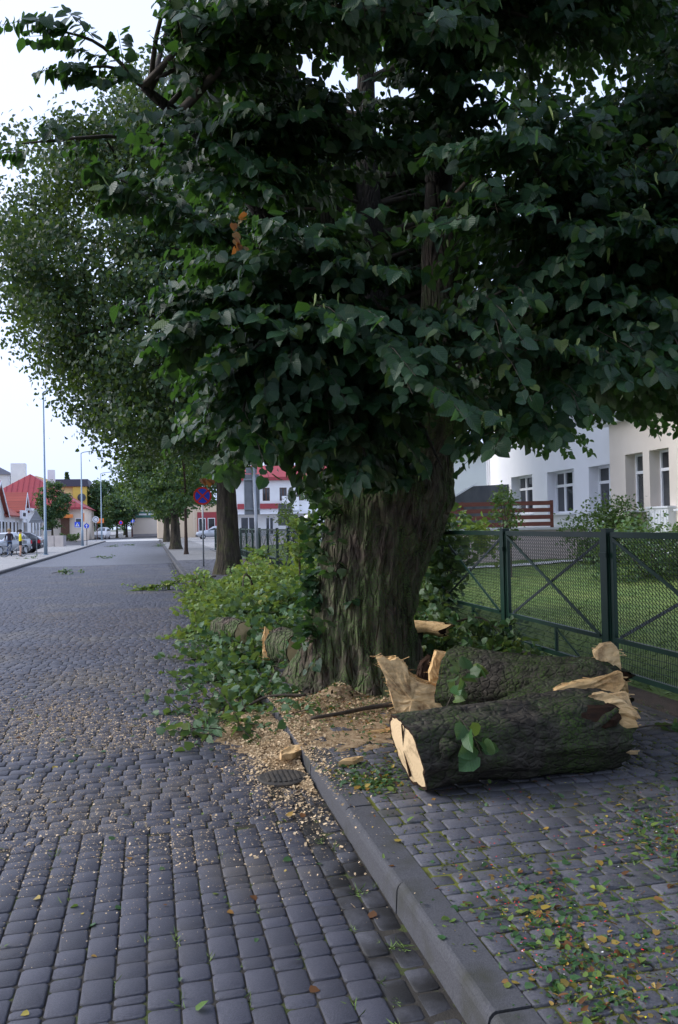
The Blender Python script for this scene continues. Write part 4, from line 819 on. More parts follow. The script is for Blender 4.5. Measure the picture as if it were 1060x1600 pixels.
while len(ends) < 340:
    P = np.stack([rng.uniform(-2.5, 7, 400), rng.uniform(3, 13, 400), rng.uniform(1.95, 11, 400)], 1); r_, u, v = rho(P)
    ok = (r_ < 1) & (r_ > np.where(P[:, 2] > 4, .45, .6)) & (P[:, 2] > zmin(u, v)) & (rng.random(400) < np.where(P[:, 2] < 6.3, 1, .35)) & (rng.random(400) < np.where(v > -.5, 1, .5)) & (rng.random(400) < np.where((u > 1.2) & (P[:, 2] > 3.4), .72, 1)) & (rng.random(400) < np.where(P[:, 2] < 3.6, 1, .62))
    ends += list(P[ok])
ends = np.array(ends[:340] + [np.array(e) for e in ((-.62, 5.75, 5.05), (-.5, 5.8, 4.8), (-.75, 5.5, 4.15), (-.15, 5.35, 3.9), (.15, 5.1, 3.1), (.2, 5.0, 2.75), (1.1, 5.0, 2.2), (1.4, 5.2, 2.25), (1.3, 5.8, 2.35), (1.7, 5.1, 2.3), (.7, 5.2, 2.3), (1.1, 5.3, 2.05), (1.35, 5.0, 1.98), (1.6, 5.3, 2.02), (1.5, 5.8, 2.15), (.9, 5.6, 2.15), (1.2, 6.2, 2.2), (1.9, 5.2, 2.05), (.6, 5.6, 2.3), (1.3, 5.4, 5.1), (1.7, 5.5, 5.6), (1.0, 5.6, 5.5), (2.1, 5.6, 5.9), (1.4, 6.0, 6.2), (.8, 6.0, 5.9), (1.8, 5.2, 4.9), (2.3, 5.9, 5.3))])
tw_p, tw_d, tw_l, tw_x = [], [], [], []; bm_ = MB()
for ei, e in enumerate(ends):
    dd = np.linalg.norm((STP - e) * np.array([1, 1, 1.6]), axis=1) + np.where(STP[:, 2] > e[2] + .4, .8, 0) + rng.random(len(STP)) * .5; s = STP[np.argmin(dd)]
    L = np.linalg.norm(e - s); m1 = s + (e - s) * .45 + np.array([rng.normal(0, .08), rng.normal(0, .08), .14 * L]); c = curve([s, m1, e], 10)
    bm_.tube(c, np.linspace(.012 + .011 * L, .005, 10), 5, False)
    out = e - np.array([2.1, 7.9, e[2]]); out /= np.linalg.norm(out)
    k = int(11 + 8 * L) if not 340 <= ei < 343 else 6
    for q in range(k):
        f = .22 + .78 * (q + rng.random()) / k; i = min(int(f * 9), 8); p = c[i] + (c[i + 1] - c[i]) * (f * 9 - i); d = c[i + 1] - c[i]; d /= np.linalg.norm(d)
        sd_ = np.cross(d, [0, 0, 1.]); sd_ /= np.linalg.norm(sd_); a = (1 if q % 2 else -1) * rng.uniform(.5, 1.15)
        if f > .95: a *= .25
        t_ = d * math.cos(a) + sd_ * math.sin(a) + out * .25; t_[2] = t_[2] * .5 + rng.normal(-.05, .2)
        tw_p.append(p + np.array([0, 0, rng.normal(0, .05)])); tw_d.append(t_); tw_l.append(rng.uniform(.35, .75) if ei < 340 else rng.uniform(.2, .4)); tw_x.append(ei >= 340)
bm_.build('small_branches', 'twig', lime, True)['kind'] = 'stuff'
tw_p, tw_d, tw_l = np.array(tw_p), np.array(tw_d), np.array(tw_l); tw_d /= np.linalg.norm(tw_d, axis=1, keepdims=True)
# keep the leaning stem in sight: no shoots hang between the path below and the fork
mid = tw_p + tw_d * tw_l[:, None] * .6; ax = np.array([2.68, 7.45, 2.5]) - EYE; axl = np.linalg.norm(ax); axn = ax / axl; tt = (mid - EYE) @ axn; off = (mid - EYE) - tt[:, None] * axn
gap = (np.abs(off @ eu) < .03 * tt) & (off[:, 2] > -.075 * tt) & (off[:, 2] < .05 * tt) & (tt < axl)
r_, u, v = rho(mid); endz = (tw_p + tw_d * tw_l[:, None])[:, 2]
keep = ~gap & (((r_ < 1.06) & (endz > zmin(u, v) - .05)) | (np.array(tw_x) & (tw_p[:, 2] > 2.9)) | (np.array(tw_x) & (endz > zmin(u, v) - .15)))
tw_p, tw_d, tw_l = tw_p[keep], tw_d[keep], tw_l[keep]
V, l, t_ = twig_tubes(tw_p, tw_d, tw_l); link('twigs', np_mesh('twigs', V, l, t_, 'twig'), lime)['kind'] = 'stuff'
M3, LP = leaves_on(tw_p, tw_d, tw_l, 23, .042, .098, hang=.5, jit=.36, upb=.75)
vis, dep = in_view(LP, -.02); sc = np.where(vis, M3[:, 0, 0] * 0 + np.linalg.norm(M3[:, :, 1], axis=1) / dep, -1); own = np.argsort(-sc)[:300]
lms = [np_mesh('leaf', q_.V, LEAF.loops, LEAF.tot, 'leaf', smooth=True, luv=LEAF.V) for q_ in LEAF_V]
for i in own:
    o = link('leaf', lms[i % 3], lime); M4 = Matrix.Identity(4)
    for a in range(3):
        for b in range(3): M4[a][b] = M3[i][a][b]
        M4[a][3] = LP[i][a]
    o.matrix_basis = M4
rest = np.setdiff1d(np.arange(len(LP)), own)
scatter_leaves('crown', M3[rest], LP[rest], 'leaf', lime)
# bracts and seed clusters hang below some shoots
k = rng.choice(len(tw_p), 900, replace=False); bp = tw_p[k] + tw_d[k] * (tw_l[k] * .6)[:, None]; bp = np.repeat(bp, 3, 0) + rng.normal(0, .05, (2700, 3)); D = unit(2700) * .4 + np.array([0, 0, -1.])
M_ = frames(D, unit(2700), rng.uniform(.05, .09, 2700)); M_[:, :, 0] *= .28; scatter('seed_bracts', LEAF_S, M_, bp, 'bract', lime, luv=False)

for q_ in ((.5, 4.6, 3.4), (.49, 4.5, 3.23), (.35, 5.2, 2.0)):
    n_ = 6; scatter('dry_leaves', LEAF, frames(rng.normal(0, .5, (n_, 3)) + np.array([0, 0, -1.]), unit(n_), rng.uniform(.03, .05, n_)), np.array(q_) + rng.normal(0, .03, (n_, 3)), 'leaf_dry', lime)
# sprouts on the trunk's road side
n = 95; a = rng.normal(2.75, .35, n) + 0; z = rng.uniform(.45, 2.1, n); rr = np.interp(z, [.3, .8, 1.25, 1.75, 2.1], [.6, .53, .51, .55, .58])
ang = math.pi + rng.normal(.15, .32, n); cx = np.interp(z, [0, 1.25, 2.1], [1.98, 2.09, 2.24]); P = np.stack([cx + np.cos(ang) * rr, 7.97 + np.sin(ang) * rr, z], 1)
D = np.stack([np.cos(ang), np.sin(ang), rng.normal(.5, .5, n)], 1) + rng.normal(0, .25, (n, 3)); M3, LPp = leaves_on(P, D, rng.uniform(.06, .22, n), 5, .05, .095)
scatter('trunk_sprouts', LEAF, M3, LPp, 'leaf', lime, smooth=True)

# ------------------------------------------------------------------ the other trees
def tree(name, label, base, r, h0, cz, rad, ncl, per, s0, s1, leafm, barkm='bark_far', lean=(0, 0), seg=14, sig=.09, limbs=6, tmpl=LEAF_S, lowcut=-9, group=None, boxy=False):
    t = thing(name, label, 'tree', base, group=group); b = np.array(base, float); c0 = np.array([b[0] + lean[0], b[1] + lean[1], cz]); rad = np.array(rad, float)
    zs = np.linspace(b[2] - .03, cz + rad[2] * .3, 22); f = (zs - zs[0]) / (zs[-1] - zs[0]); P = np.stack([b[0] + lean[0] * f ** 1.5, b[1] + lean[1] * f ** 1.5, zs], 1)
    rr = r * (1 - .75 * f ** .9) * (1 + .35 * np.exp(-(zs - b[2]) / (.8 * r)))
    V, F = loft(P, rr, seg, lambda t_, s, p, q: 1 + .12 * nz((q[0] * 2, q[1] * 2, p[2] * .4), 2.0, b[0]) + .05 * math.sin(4 * t_ + p[2]) + .06 * nz((q[0] * 6, q[1] * 6, p[2]), 2.0, b[0])); MB().add(V, F).build('trunk', barkm, t, True)
    d = unit(ncl * 3); d = d / (np.abs(d) ** 4.0).sum(1, keepdims=True) ** (1 / 4.0) if boxy else d; rh = rng.uniform(.3, 1, ncl * 3) ** (.42 if boxy else .6); cl = d * rh[:, None]; cl = cl[cl[:, 2] > lowcut][:ncl]; lump = 1 + .16 * np.sin(cl[:, 0] * 5 + b[1]) * np.cos(cl[:, 2] * 4 + b[0]) + rng.normal(0, .05, len(cl)); cl = c0 + cl * rad * lump[:, None]
    for k in range(limbs):
        e = cl[rng.integers(len(cl))]; s = P[rng.integers(10, 18)]; MB().tube(curve([s, s + (e - s) * .5 + np.array([0, 0, .12 * rad[2]]), e], 9), np.linspace(r * .4, r * .08, 9), 6, False).build('limb', barkm, t, True)
    n = len(cl) * per; sg = sig * rad.mean(); off = rng.normal(0, 1, (n, 3)) * sg * np.array([1.25, 1.25, .7]); LPt = np.repeat(cl, per, 0) + off
    N = np.array([0, 0, .45]) + rng.normal(0, .6, (n, 3)) + off / (sg * 3) + np.repeat((cl - c0) / rad, per, 0) * .6; D = rng.normal(0, 1, (n, 3)); D[:, 2] = D[:, 2] * .4 - .8
    scatter('crown', tmpl, frames(D, N, rng.uniform(s0, s1, n)), LPt, leafm, t, luv=False); return t
tree('lime_tree', 'second tall lime tree with its trunk behind the no stopping sign', (2.5, 27.5, .12), .40, 4.5, 9.5, (6.0, 5.4, 5.3), 1100, 130, .095, .155, 'leaf_far', lean=(-.35, 0), sig=.06, seg=22, limbs=60, boxy=True)
tree('lime_tree', 'big unseen lime tree added in line with the row to shade the near road', (2.3, -7.5, .12), .5, 4.5, 7.8, (6.6, 6.0, 5.0), 420, 60, .16, .26, 'leaf_far', seg=18, limbs=16, boxy=True)  # unseen tree continuing the row, added for its shade over the near stones
tree('lime_tree', 'third lime tree with a dark trunk at the kerb near the young sapling', (1.72, 60.5, .12), .40, 3, 6.0, (3.9, 3.9, 3.4), 200, 75, .14, .24, 'leaf_street', lean=(-.2, 0))
tree('young_tree', 'slim young tree with a thin reddish stem beside the third lime', (1.98, 48.7, .12), .11, 3, 5.2, (1.9, 1.9, 2.2), 70, 60, .12, .2, 'leaf_street', 'bark_red', limbs=4)
tree('lime_tree', 'fourth lime tree far along the kerb close to the pale crossing', (1.7, 92, .12), .36, 3, 6.0, (3.4, 3.4, 3.2), 110, 60, .2, .34, 'leaf_street')
tree('lime_tree', 'fifth lime tree just before the pale crossing strip', (1.9, 110, .12), .34, 3, 5.8, (3.2, 3.2, 3.2), 80, 50, .25, .4, 'leaf_street')
tree('street_tree', 'small round street tree between the gabled house and the shop', (-10.5, 95, .1), .13, 2, 4.3, (1.75, 1.75, 2.6), 110, 60, .12, .22, 'leaf_street', limbs=5)
tree('street_tree', 'round dark tree in the middle of the view at the end of the street', (-5.6, 145, .1), .2, 2, 4.7, (2.6, 2.6, 2.7), 110, 50, .2, .34, 'leaf_street', limbs=5)
tree('street_tree', 'round tree whose crown joins the middle one at the street end', (-4.2, 152, .1), .2, 2, 5.2, (2.3, 2.3, 2.8), 80, 50, .2, .36, 'leaf_street', limbs=5)
tree('street_tree', 'narrow tree beside the shop just past the lamp posts', (-9.3, 152, .1), .25, 2, 6.2, (2.3, 2.6, 4.0), 90, 50, .25, .4, 'leaf_street', limbs=5)
tree('street_tree', 'tall loose tree behind the white round sign', (-9.4, 180, .1), .28, 2, 7.6, (2.6, 3, 5.0), 90, 50, .3, .5, 'leaf_street', limbs=5)
tree('street_tree', 'tall tree between the round trees and the corner building', (-6.0, 200, .1), .3, 2, 8, (4.2, 4, 5.5), 110, 50, .35, .55, 'leaf_street', limbs=5)
tree('street_tree', 'dark bushy tree closing the gap under the distant crowns', (-11.5, 215, .1), .3, 2, 5.5, (5, 4, 4.4), 110, 50, .35, .55, 'leaf_street', limbs=5)
tree('birch_tree', 'sparse grey green tree above the roofs at the edge of the street view', (-33.5, 150, .1), .3, 5, 11.0, (2.2, 3, 3.8), 45, 36, .25, .45, 'leaf_street', limbs=8)
tree('plaza_tree', 'dark street tree in front of the white shop building', (19.6, 95, .1), .2, 2, 5.8, (2.4, 2.4, 2.6), 90, 50, .18, .3, 'leaf_street', limbs=5)
sp = thing('spruce_tree', 'single dark spruce tip above the flat dark roof', 'tree', (-17.2, 184, .1)); MB().tube([(-17.2, 184, .1), (-17.2, 184, 14)], [.3, .03], 8).build('trunk', 'bark_far', sp)
cl = [];
for k in range(26):
    z = 3 + 11 * (k / 26) ** .8; ln = 3.2 * (1 - (z - 2) / 12.4) * rng.uniform(.7, 1.1)
    for a in rng.uniform(0, 6.28, 7):
        for f in np.linspace(.1, 1, 9): cl.append((-17.2 + math.cos(a) * ln * f, 184 + math.sin(a) * ln * f, z - .25 * ln * f * f))
cl = np.array(cl); scatter('crown', LEAF_S, frames(rng.normal(0, 1, (len(cl), 3)) + np.array([0, 0, -.6]), unit(len(cl)), rng.uniform(.3, .55, len(cl))), cl, 'leaf_far', sp, luv=False)

def shrub(name, label, c, rad, n, s0, s1, m='leaf_shrub', cat='shrub', stems=9, z0=.12, tmpl=LEAF_S, group=None, parent=None):
    t = thing(name, label, cat, (c[0], c[1], z0), group=group); c = np.array(c, float); rad = np.array(rad, float); k = max(20, n // 45)
    d = unit(k); q = c + d * rad * (rng.uniform(.3, 1, k) ** .5)[:, None] * (1 + .2 * np.sin(d[:, :1] * 4 + c[0])); st = MB()
    for e in q[:stems]: st.tube(curve([(c[0] + rng.normal(0, .08), c[1] + rng.normal(0, .08), z0 - .02), c * .5 + e * .5 - np.array([0, 0, .1]), e], 6), np.linspace(.02, .006, 6), 5, False)
    st.build('stems', 'twig', t, True)
    per = n // k; off = rng.normal(0, 1, (k * per, 3)) * rad.mean() * .16; P = np.repeat(q, per, 0) + off; P[:, 2] = np.maximum(P[:, 2], z0 + .03)
    scatter('foliage', tmpl, frames(rng.normal(0, 1, (len(P), 3)) * np.array([1, 1, .6]), np.array([0, 0, .8]) + rng.normal(0, .6, (len(P), 3)), rng.uniform(s0, s1, len(P))), P, m, t, luv=False, smooth=False); return t
shrub('shrub', 'bright rounded shrub below the window nearest the beige wall', (11.7, 19.6, 1.25), (1.0, .95, .92), 5200, .05, .09, z0=.45)
shrub('shrub', 'dark spreading shrub seen through the mesh of the nearest fence panel', (10.2, 15.4, .95), (1.3, .95, .6), 4200, .05, .09, 'leaf_fallen_dark', z0=.4)
shrub('sapling', 'thin pale leaved sapling in front of the brown railing', (8.4, 18.6, 1.9), (.4, .4, .75), 900, .05, .085, z0=.35, stems=6)
shrub('shrub', 'rounded grey green shrub beside the slate lean-to', (9.0, 28.6, 1.8), (.9, .9, .9), 2000, .06, .1, z0=.4)
shrub('hedge_bush', 'leafy bush climbing the fence just past the big trunk', (3.75, 11.5, 1.15), (.62, .75, 1.0), 4600, .06, .1, 'leaf_fallen_dark', tmpl=LEAF, z0=.11)
shrub('hedge_bush', 'light green leafy bush topping the fence behind the tree', (4.75, 13.0, 1.3), (.6, .8, .5), 1700, .06, .1, 'leaf_fallen', tmpl=LEAF, z0=.11)
shrub('sapling', 'spindly young lime growing at the fence beyond the grey sign pole', (4.4, 25.0, 1.5), (.6, .9, .9), 900, .06, .1, 'leaf_fallen', z0=.11)
for x, y, lb in ((-8.6, 88.0, 'green clipped bush at the shop end of the planter'), (-7.6, 87.7, 'low green and yellow bedding in the planter'),): shrub('bedding_plant', lb, (x, y, .85), (.55, .5, .4), 400, .1, .18, z0=.45, stems=3)

# ------------------------------------------------------------------ felled wood
def log(t, pts, rads, m='bark_log', n=76, seg=64, slant0=0.0, jag1=0.0, name='stem', cap0=None, cap1=None, a=.1, o=0.0):
    c = curve(pts, n); rr = np.interp(np.linspace(0, 1, n), np.linspace(0, 1, len(rads)), rads)
    V, F = loft(c, rr, seg, lambda tt, s, p, q: 1 + 1.4 * a * nz((q[0] * 1.2 + p[0], q[1] * 1.2 + p[1], q[2] * 1.2), 2.2, o) + .05 * nz((q[0] * 3 + p[0] * .8, q[1] * 3 + p[1] * .8, q[2] * 3), 4.0, o + 2) + .035 * nz((p[0] * 3 + q[0] * 6, q[1] * 6 + p[1], q[2] * 6), 3.0, o + 5) + .03 * nz((p[0] * 4 + q[0] * 8, q[1] * 8 + p[1], q[2] * 8), 2.2, o + 9))
    V = np.array(V).reshape(n, seg, 3); ax = c[-1] - c[0]; ax /= np.linalg.norm(ax)
    for i in range(n):
        w0 = max(0, 1 - i / (n * .28)); w1 = max(0, (i / (n - 1) - .72) / .28)
        for j in range(seg):
            dz = V[i, j, 2] - c[i, 2]; V[i, j] += ax * (-slant0 * dz * w0 + jag1 * w1 * (nz((j * .35, i * .02, 1.0), 1.0, o) + .6 * nz((j * .9, 0, 4.0), 1.0, o)))
    b = MB().add(V.reshape(-1, 3), F).build(name, m, t, True)
    for end, mm, i, s in ((0, cap0, 0, -1), (1, cap1, n - 1, 1)):
        if mm is None: continue
        bk_ = []
        ring = V[i]; ce = ring.mean(0); vs = []; fs = []; rings = 5
        for k in range(rings + 1):
            f = (.93 if mm == 'rings' else 1) * (1 - k / rings * .98)
            for j in range(seg):
                p = ce + (ring[j] - ce) * f * (.985 if k == 0 else 1); 
                if mm.startswith('split') or mm == 'rot': p = p - ax * s * (.02 + .10 * (1 - f) * (.6 + nz((p[0], p[1], p[2]), 9.0, o)))
                else: p = p + ax * s * .003 * k
                vs.append(p)
        for k in range(rings):
            for j in range(seg): fs.append((k * seg + j, k * seg + (j + 1) % seg, (k + 1) * seg + (j + 1) % seg, (k + 1) * seg + j))
        if mm == 'rings': MB().add([p for p in ring] + [ce + (p - ce) * .93 for p in ring], [(j, (j + 1) % seg, seg + (j + 1) % seg, seg + j) for j in range(seg)]).build('bark_rim', 'rot', t)
        me = MB().add(vs, fs + [tuple(range(rings * seg, (rings + 1) * seg))]).mesh('cut_face', mm, False)
        o_ = link('cut_face' if mm == 'rings' else 'broken_face', me, t)
        if mm == 'rings':                        # rings centred on the pith
            ox, oy = perp(ax); Mw = Matrix(((ox[0], oy[0], ax[0], ce[0]), (ox[1], oy[1], ax[1], ce[1]), (ox[2], oy[2], ax[2], ce[2]), (0, 0, 0, 1)))
            me.transform(Mw.inverted()); o_.matrix_basis = Mw
    return V, c
def shard(t, poly, o, x, y, th, m, name='split_wood', rough=.012, lay=3, seed=0.0):
    """a torn slab: outline in its own plane, several layers deep, each layer ragged"""
    o, x, y = np.array(o, float), np.array(x, float), np.array(y, float); x /= np.linalg.norm(x); y /= np.linalg.norm(y); z = np.cross(x, y); P = []
    for (a, b), (c, d) in zip(poly, poly[1:] + poly[:1]):
        L = math.hypot(c - a, d - b); k = max(1, int(L / .03))
        for i in range(k): P.append((a + (c - a) * i / k, b + (d - b) * i / k))
    P = np.array(P); n = len(P); ce = P.mean(0); V = []
    for l in range(lay + 1):
        for j, p in enumerate(P):
            q = p + np.array([nz((p[0] * 9, p[1] * 9, l * .7), 1.6, seed), nz((p[0] * 9, p[1] * 9, l * .7 + 9), 1.6, seed)]) * rough
            V.append(o + x * q[0] + y * q[1] + z * (th * l / lay + rough * nz((p[0] * 14, p[1] * 14, l), 1.0, seed + 2)))
    F = [(l * n + j, l * n + (j + 1) % n, (l + 1) * n + (j + 1) % n, (l + 1) * n + j) for l in range(lay) for j in range(n)]
    for l, flip in ((0, True), (lay, False)):    # faces: rings of the outline shrinking to the middle, with torn relief
        base = l * n; prev = list(range(base, base + n))
        for k in range(1, 5):
            f = 1 - k / 4.2; cur = []
            for j, p in enumerate(P):
                q = ce + (p - ce) * f; cur.append(len(V)); V.append(o + x * q[0] + y * q[1] + z * ((th if l else 0) + (1 if l else -1) * (.018 * nz((q[0] * 3, q[1] * 34, 3), 1.3, seed) + .012 * nz((q[0] * 10, q[1] * 30, 3), 1.0, seed))))
            for j in range(n):
                fc = (prev[j], prev[(j + 1) % n], cur[(j + 1) % n], cur[j]); F.append(fc[::-1] if flip else fc)
            prev = cur
        F.append(tuple(prev))
    body = MB().add(V, F).build(name, m, t); sp_ = MB()      # torn fibres standing off the outline
    for k in range(int(n * .8)):
        j = rng.integers(n); p = P[j] + rng.normal(0, .006, 2); l = rng.random() * th; q = o + x * p[0] + y * p[1] + z * l; L = rng.uniform(.02, .11) * min(1, (P.max() - P.min()) / .3); dr = x * rng.choice([-1, 1]) * L + y * rng.normal(0, .25) * L + z * rng.normal(0, .15) * L; wv = y * .004 + z * .002; q = q - dr * .5
        sp_.add([q - wv, q + wv, q + z * .005, q + dr], [(0, 1, 3), (1, 2, 3), (2, 0, 3), (0, 2, 1)])
    sp_.build('splinters', m, t)['kind'] = 'stuff'
    return body
E2 = np.array([.975, -.222, 0]); UPZ = (0, 0, 1.)
fl = thing('forked_log', 'big dark forked log with a sawn end and torn pale wood lying on the pavement', 'log', (2.15, 4.8, .12))
log(fl, [(1.45, 4.68, .352), (1.75, 4.71, .362), (2.15, 4.745, .352), (2.55, 4.79, .36), (2.86, 4.82, .345)], [.215, .225, .222, .228, .25, .222], slant0=.24, jag1=.12, cap0='rings', cap1='rot', o=1.0)
log(fl, [(2.22, 5.98, .47), (2.45, 5.72, .5), (2.72, 5.42, .53), (2.92, 5.16, .56), (3.02, 4.98, .52)], [.26, .235, .2, .19, .2, .17], slant0=-.2, jag1=.12, cap0='split', cap1='rot', name='limb', o=7.0)
for k_, (y0, z0, y1, z1, wd_) in enumerate(((4.70, .37, 4.60, .53, .008), (4.70, .35, 4.72, .19, .011), (4.69, .36, 4.80, .42, .007))):
    xa, xb = 1.452 - .24 * (z0 - .355) - .012, 1.452 - .24 * (z1 - .355) - .014; MB().bar((xa, y0, z0), (xb, y1, z1), wd_, .012).build('drying_crack', 'rot', fl)
MB().tube(curve([(1.62, 4.505, .40), (1.66, 4.47, .41), (1.70, 4.455, .41)], 5), [.07, .06, .035, .02, .004], 10).build('knot', 'bark_log', fl, True)
log(fl, [(2.2, 5.2, .36), (2.5, 5.1, .40), (2.78, 5.0, .43), (2.93, 4.97, .44)], [.10, .2, .24, .2], n=22, seg=30, jag1=.1, cap1='rot', name='crotch', o=12.0)
V, F = loft(curve([(2.46, 4.70, .49), (2.58, 4.665, .47), (2.74, 4.67, .47), (2.84, 4.7, .5)], 12), [.02, .05, .075, .085, .09, .09, .09, .085, .08, .07, .05, .02], 14, lambda t_, s, p, q: 1 + .25 * nz((q[0] * 9, q[1] * 9, q[2] * 9 + p[0] * 5), 1.0)); MB().add(V, F).build('rotten_hollow', 'rot', fl)
V, F = loft(curve([(2.40, 4.62, .36), (2.55, 4.585, .40), (2.68, 4.585, .47), (2.78, 4.6, .52)], 14), [.012] * 3 + [.024] * 8 + [.016] * 3, 8, lambda t_, s, p, q: 1 + .3 * nz((p[0] * 12, q[1] * 20, q[2] * 20), 1.0)); MB().add(V, F).build('hollow_lip', 'bark_log', fl, True)
# torn wood between the two arms of the fork, in layers, and the ragged end
for k, (pl, o_, th, mm) in enumerate((
    ([(0, .02), (.05, .11), (.16, .14), (.30, .155), (.44, .185), (.455, .13), (.40, .07), (.30, .04), (.18, .0), (.06, -.03)], (2.60, 4.90, .50), .07, 'split'),
    ([(0, .0), (.1, .06), (.28, .09), (.40, .10), (.42, .03), (.30, -.03), (.12, -.05)], (2.63, 4.80, .50), .06, 'split_pale'),
    ([(0, .03), (.04, .075), (.14, .085), (.24, .05), (.31, .0), (.335, -.04), (.25, -.03), (.12, .0)], (2.73, 4.71, .535), .05, 'split_pale'),
    ([(.0, -.02), (.1, .04), (.2, .03), (.3, -.02), (.34, -.07), (.2, -.08)], (2.70, 4.69, .53), .10, 'split'),
    ([(0, 0), (.02, .12), (.0, .2), (.06, .25), (.13, .26), (.17, .2), (.175, .05), (.13, -.06), (.04, -.05)], (2.90, 5.06, .60), .06, 'split_pale'),
    ([(0, .0), (.05, .07), (.11, .05), (.12, -.08), (.05, -.1)], (2.98, 5.0, .55), .05, 'split'))):
    shard(fl, [(p * 1.08, q * 1.3) for p, q in pl] if k < 4 else pl, np.array(o_) + (np.array([-.13, -.01, -.035]) if k < 4 else 0), E2, UPZ, -th, mm, seed=k * 3.1)
sh = thing('split_wedge', 'large pale split wood wedge standing on its edge behind the sawn log end', 'wood slab', (1.85, 5.95, .12))
shard(sh, [(0, .58), (.05, .585), (.10, .555), (.15, .575), (.21, .54), (.235, .50), (.22, .465), (.33, .395), (.47, .345), (.505, .30), (.50, .10), (.47, 0), (.19, 0), (.13, .20), (.07, .42)], (1.615, 5.93, .115), E2, UPZ, -.11, 'split_pale', 'slab_body', lay=4, seed=2)
shard(sh, [(.09, .555), (.14, .59), (.22, .56), (.24, .50), (.36, .42), (.50, .36), (.51, .33), (.33, .385), (.2, .45)], (1.60, 5.99, .10), E2, UPZ, -.06, 'split', 'raised_rib', lay=3, seed=8)
sh = thing('split_chunk', 'pale split chunk leaning between the trunk and the upper arm of the log', 'wood slab', (2.35, 6.6, .12))
shard(sh, [(0, .05), (.05, .18), (.04, .32), (.10, .50), (.26, .46), (.30, .38), (.2, .2), (.16, .02)], (2.22, 6.62, .11), E2, UPZ, -.12, 'split', 'chunk_body', seed=4)
sh = thing('rotten_chunk', 'small brown rotten lump of wood at the foot of the trunk', 'wood chunk', (2.35, 7.1, .12))
shard(sh, [(0, .0), (.0, .2), (.05, .34), (.12, .38), (.15, .22), (.13, .02)], (2.3, 7.08, .11), E2, UPZ, -.13, 'rot', 'chunk_body', seed=6, rough=.03)
sh = thing('pale_log', 'pale weathered broken log among the leaves by the fence post', 'log', (2.9, 8.6, .12))
log(sh, [(2.62, 8.8, .5), (2.85, 8.66, .55), (3.1, 8.5, .53)], [.05, .085, .06, .07], m='split_pale', n=22, seg=20, jag1=.14, a=.3, cap0='split_pale', cap1='rot', o=3)
MB().tube([(2.75, 8.7, .09), (2.85, 8.66, .52)], [.07, .06], 8).build('stub', 'bark_log', sh, True)
sh = thing('round_log', 'short mossy round log with an orange sawn face beside the trunk', 'log', (1.35, 9.0, .12))
log(sh, [(1.38, 9.25, .36), (1.47, 9.08, .35), (1.56, 8.9, .34)], [.19, .195, .19], m='bark', n=20, seg=28, slant0=0, cap0='rings', cap1='rings', o=5, a=.06)
MB().tube([(1.4, 9.2, .1), (1.45, 9.1, .3)], [.1, .08], 8).build('stub', 'bark_log', sh, True)
sh = thing('bark_slab', 'thin orange slab of wood upright in the fallen leaves', 'wood slab', (1.22, 9.3, .12)); shard(sh, [(0, 0), (.0, .32), (.03, .44), (.07, .4), (.09, .2), (.07, 0)], (1.20, 9.25, .12), E2, UPZ, -.04, 'split', 'slab_body', seed=1)
sh = thing('mossy_log', 'mossy log lying half buried under the fallen branches', 'log', (1.0, 10.5, .12)); log(sh, [(.85, 11.0, .36), (1.0, 10.7, .36), (1.12, 10.45, .35)], [.14, .15, .14], m='bark', n=16, seg=20, cap0='rings', cap1='rings', o=8); MB().tube([(1, 10.7, .1), (1, 10.7, .45)], [.08, .08], 8).build('stub', 'bark_log', sh, True)
def flat_piece(name, label, cat, poly, o, rz, m, th=.03, tilt=0.0, seed=0.0):
    t = thing(name, label, cat, o); x = np.array([math.cos(rz), math.sin(rz), 0]); y = np.array([-math.sin(rz), math.cos(rz), tilt]); shard(t, poly, np.array(o) + np.array([0, 0, .004]), x, y, th, m, 'wood_piece', rough=.006, lay=2, seed=seed)
flat_piece('wood_slab', 'pale wedge of split wood on the sawdust against the kerb', 'wood slab', [(0, 0), (.05, .06), (.20, .08), (.26, .04), (.2, -.02), (.08, -.03)], (.86, 5.75, .045), .7, 'split_pale', .045, .15, 1)
flat_piece('wood_splinter', 'yellow flat splinter of wood on the paving near the kerb edge', 'wood splinter', [(0, 0), (.06, .05), (.17, .055), (.2, .03), (.1, -.01)], (1.16, 5.25, .122), .25, 'split', .03, 0, 2)
flat_piece('wood_splinter', 'thin pale splinter on the leaf litter in front of the wedge', 'wood splinter', [(0, 0), (.1, .015), (.24, .01), (.12, -.015)], (1.55, 6.0, .122), .1, 'split', .015, 0, 3)
flat_piece('wood_splinter', 'small pale splinter lying past the broken end of the log', 'wood splinter', [(0, 0), (.04, .03), (.1, .02), (.08, -.01)], (3.05, 4.95, .122), 0, 'split_pale', .02, 0, 5)
st = thing('fallen_stick', 'thin dark stick lying between the trunk and the pale wedge', 'stick', (1.6, 6.6, .12)); MB().tube(curve([(1.22, 6.52, .15), (1.5, 6.56, .165), (1.75, 6.7, .16), (1.98, 6.72, .17)], 12), np.linspace(.014, .022, 12), 8).build('wood_piece', 'twig', st, True)
st = thing('fallen_stick', 'thin stick on the road edge of the leaf pile', 'stick', (1.0, 7.6, .1)); MB().tube(curve([(.75, 7.45, .03), (1.0, 7.5, .14), (1.35, 7.4, .15)], 10), np.linspace(.01, .016, 10), 8).build('wood_piece', 'twig', st, True)

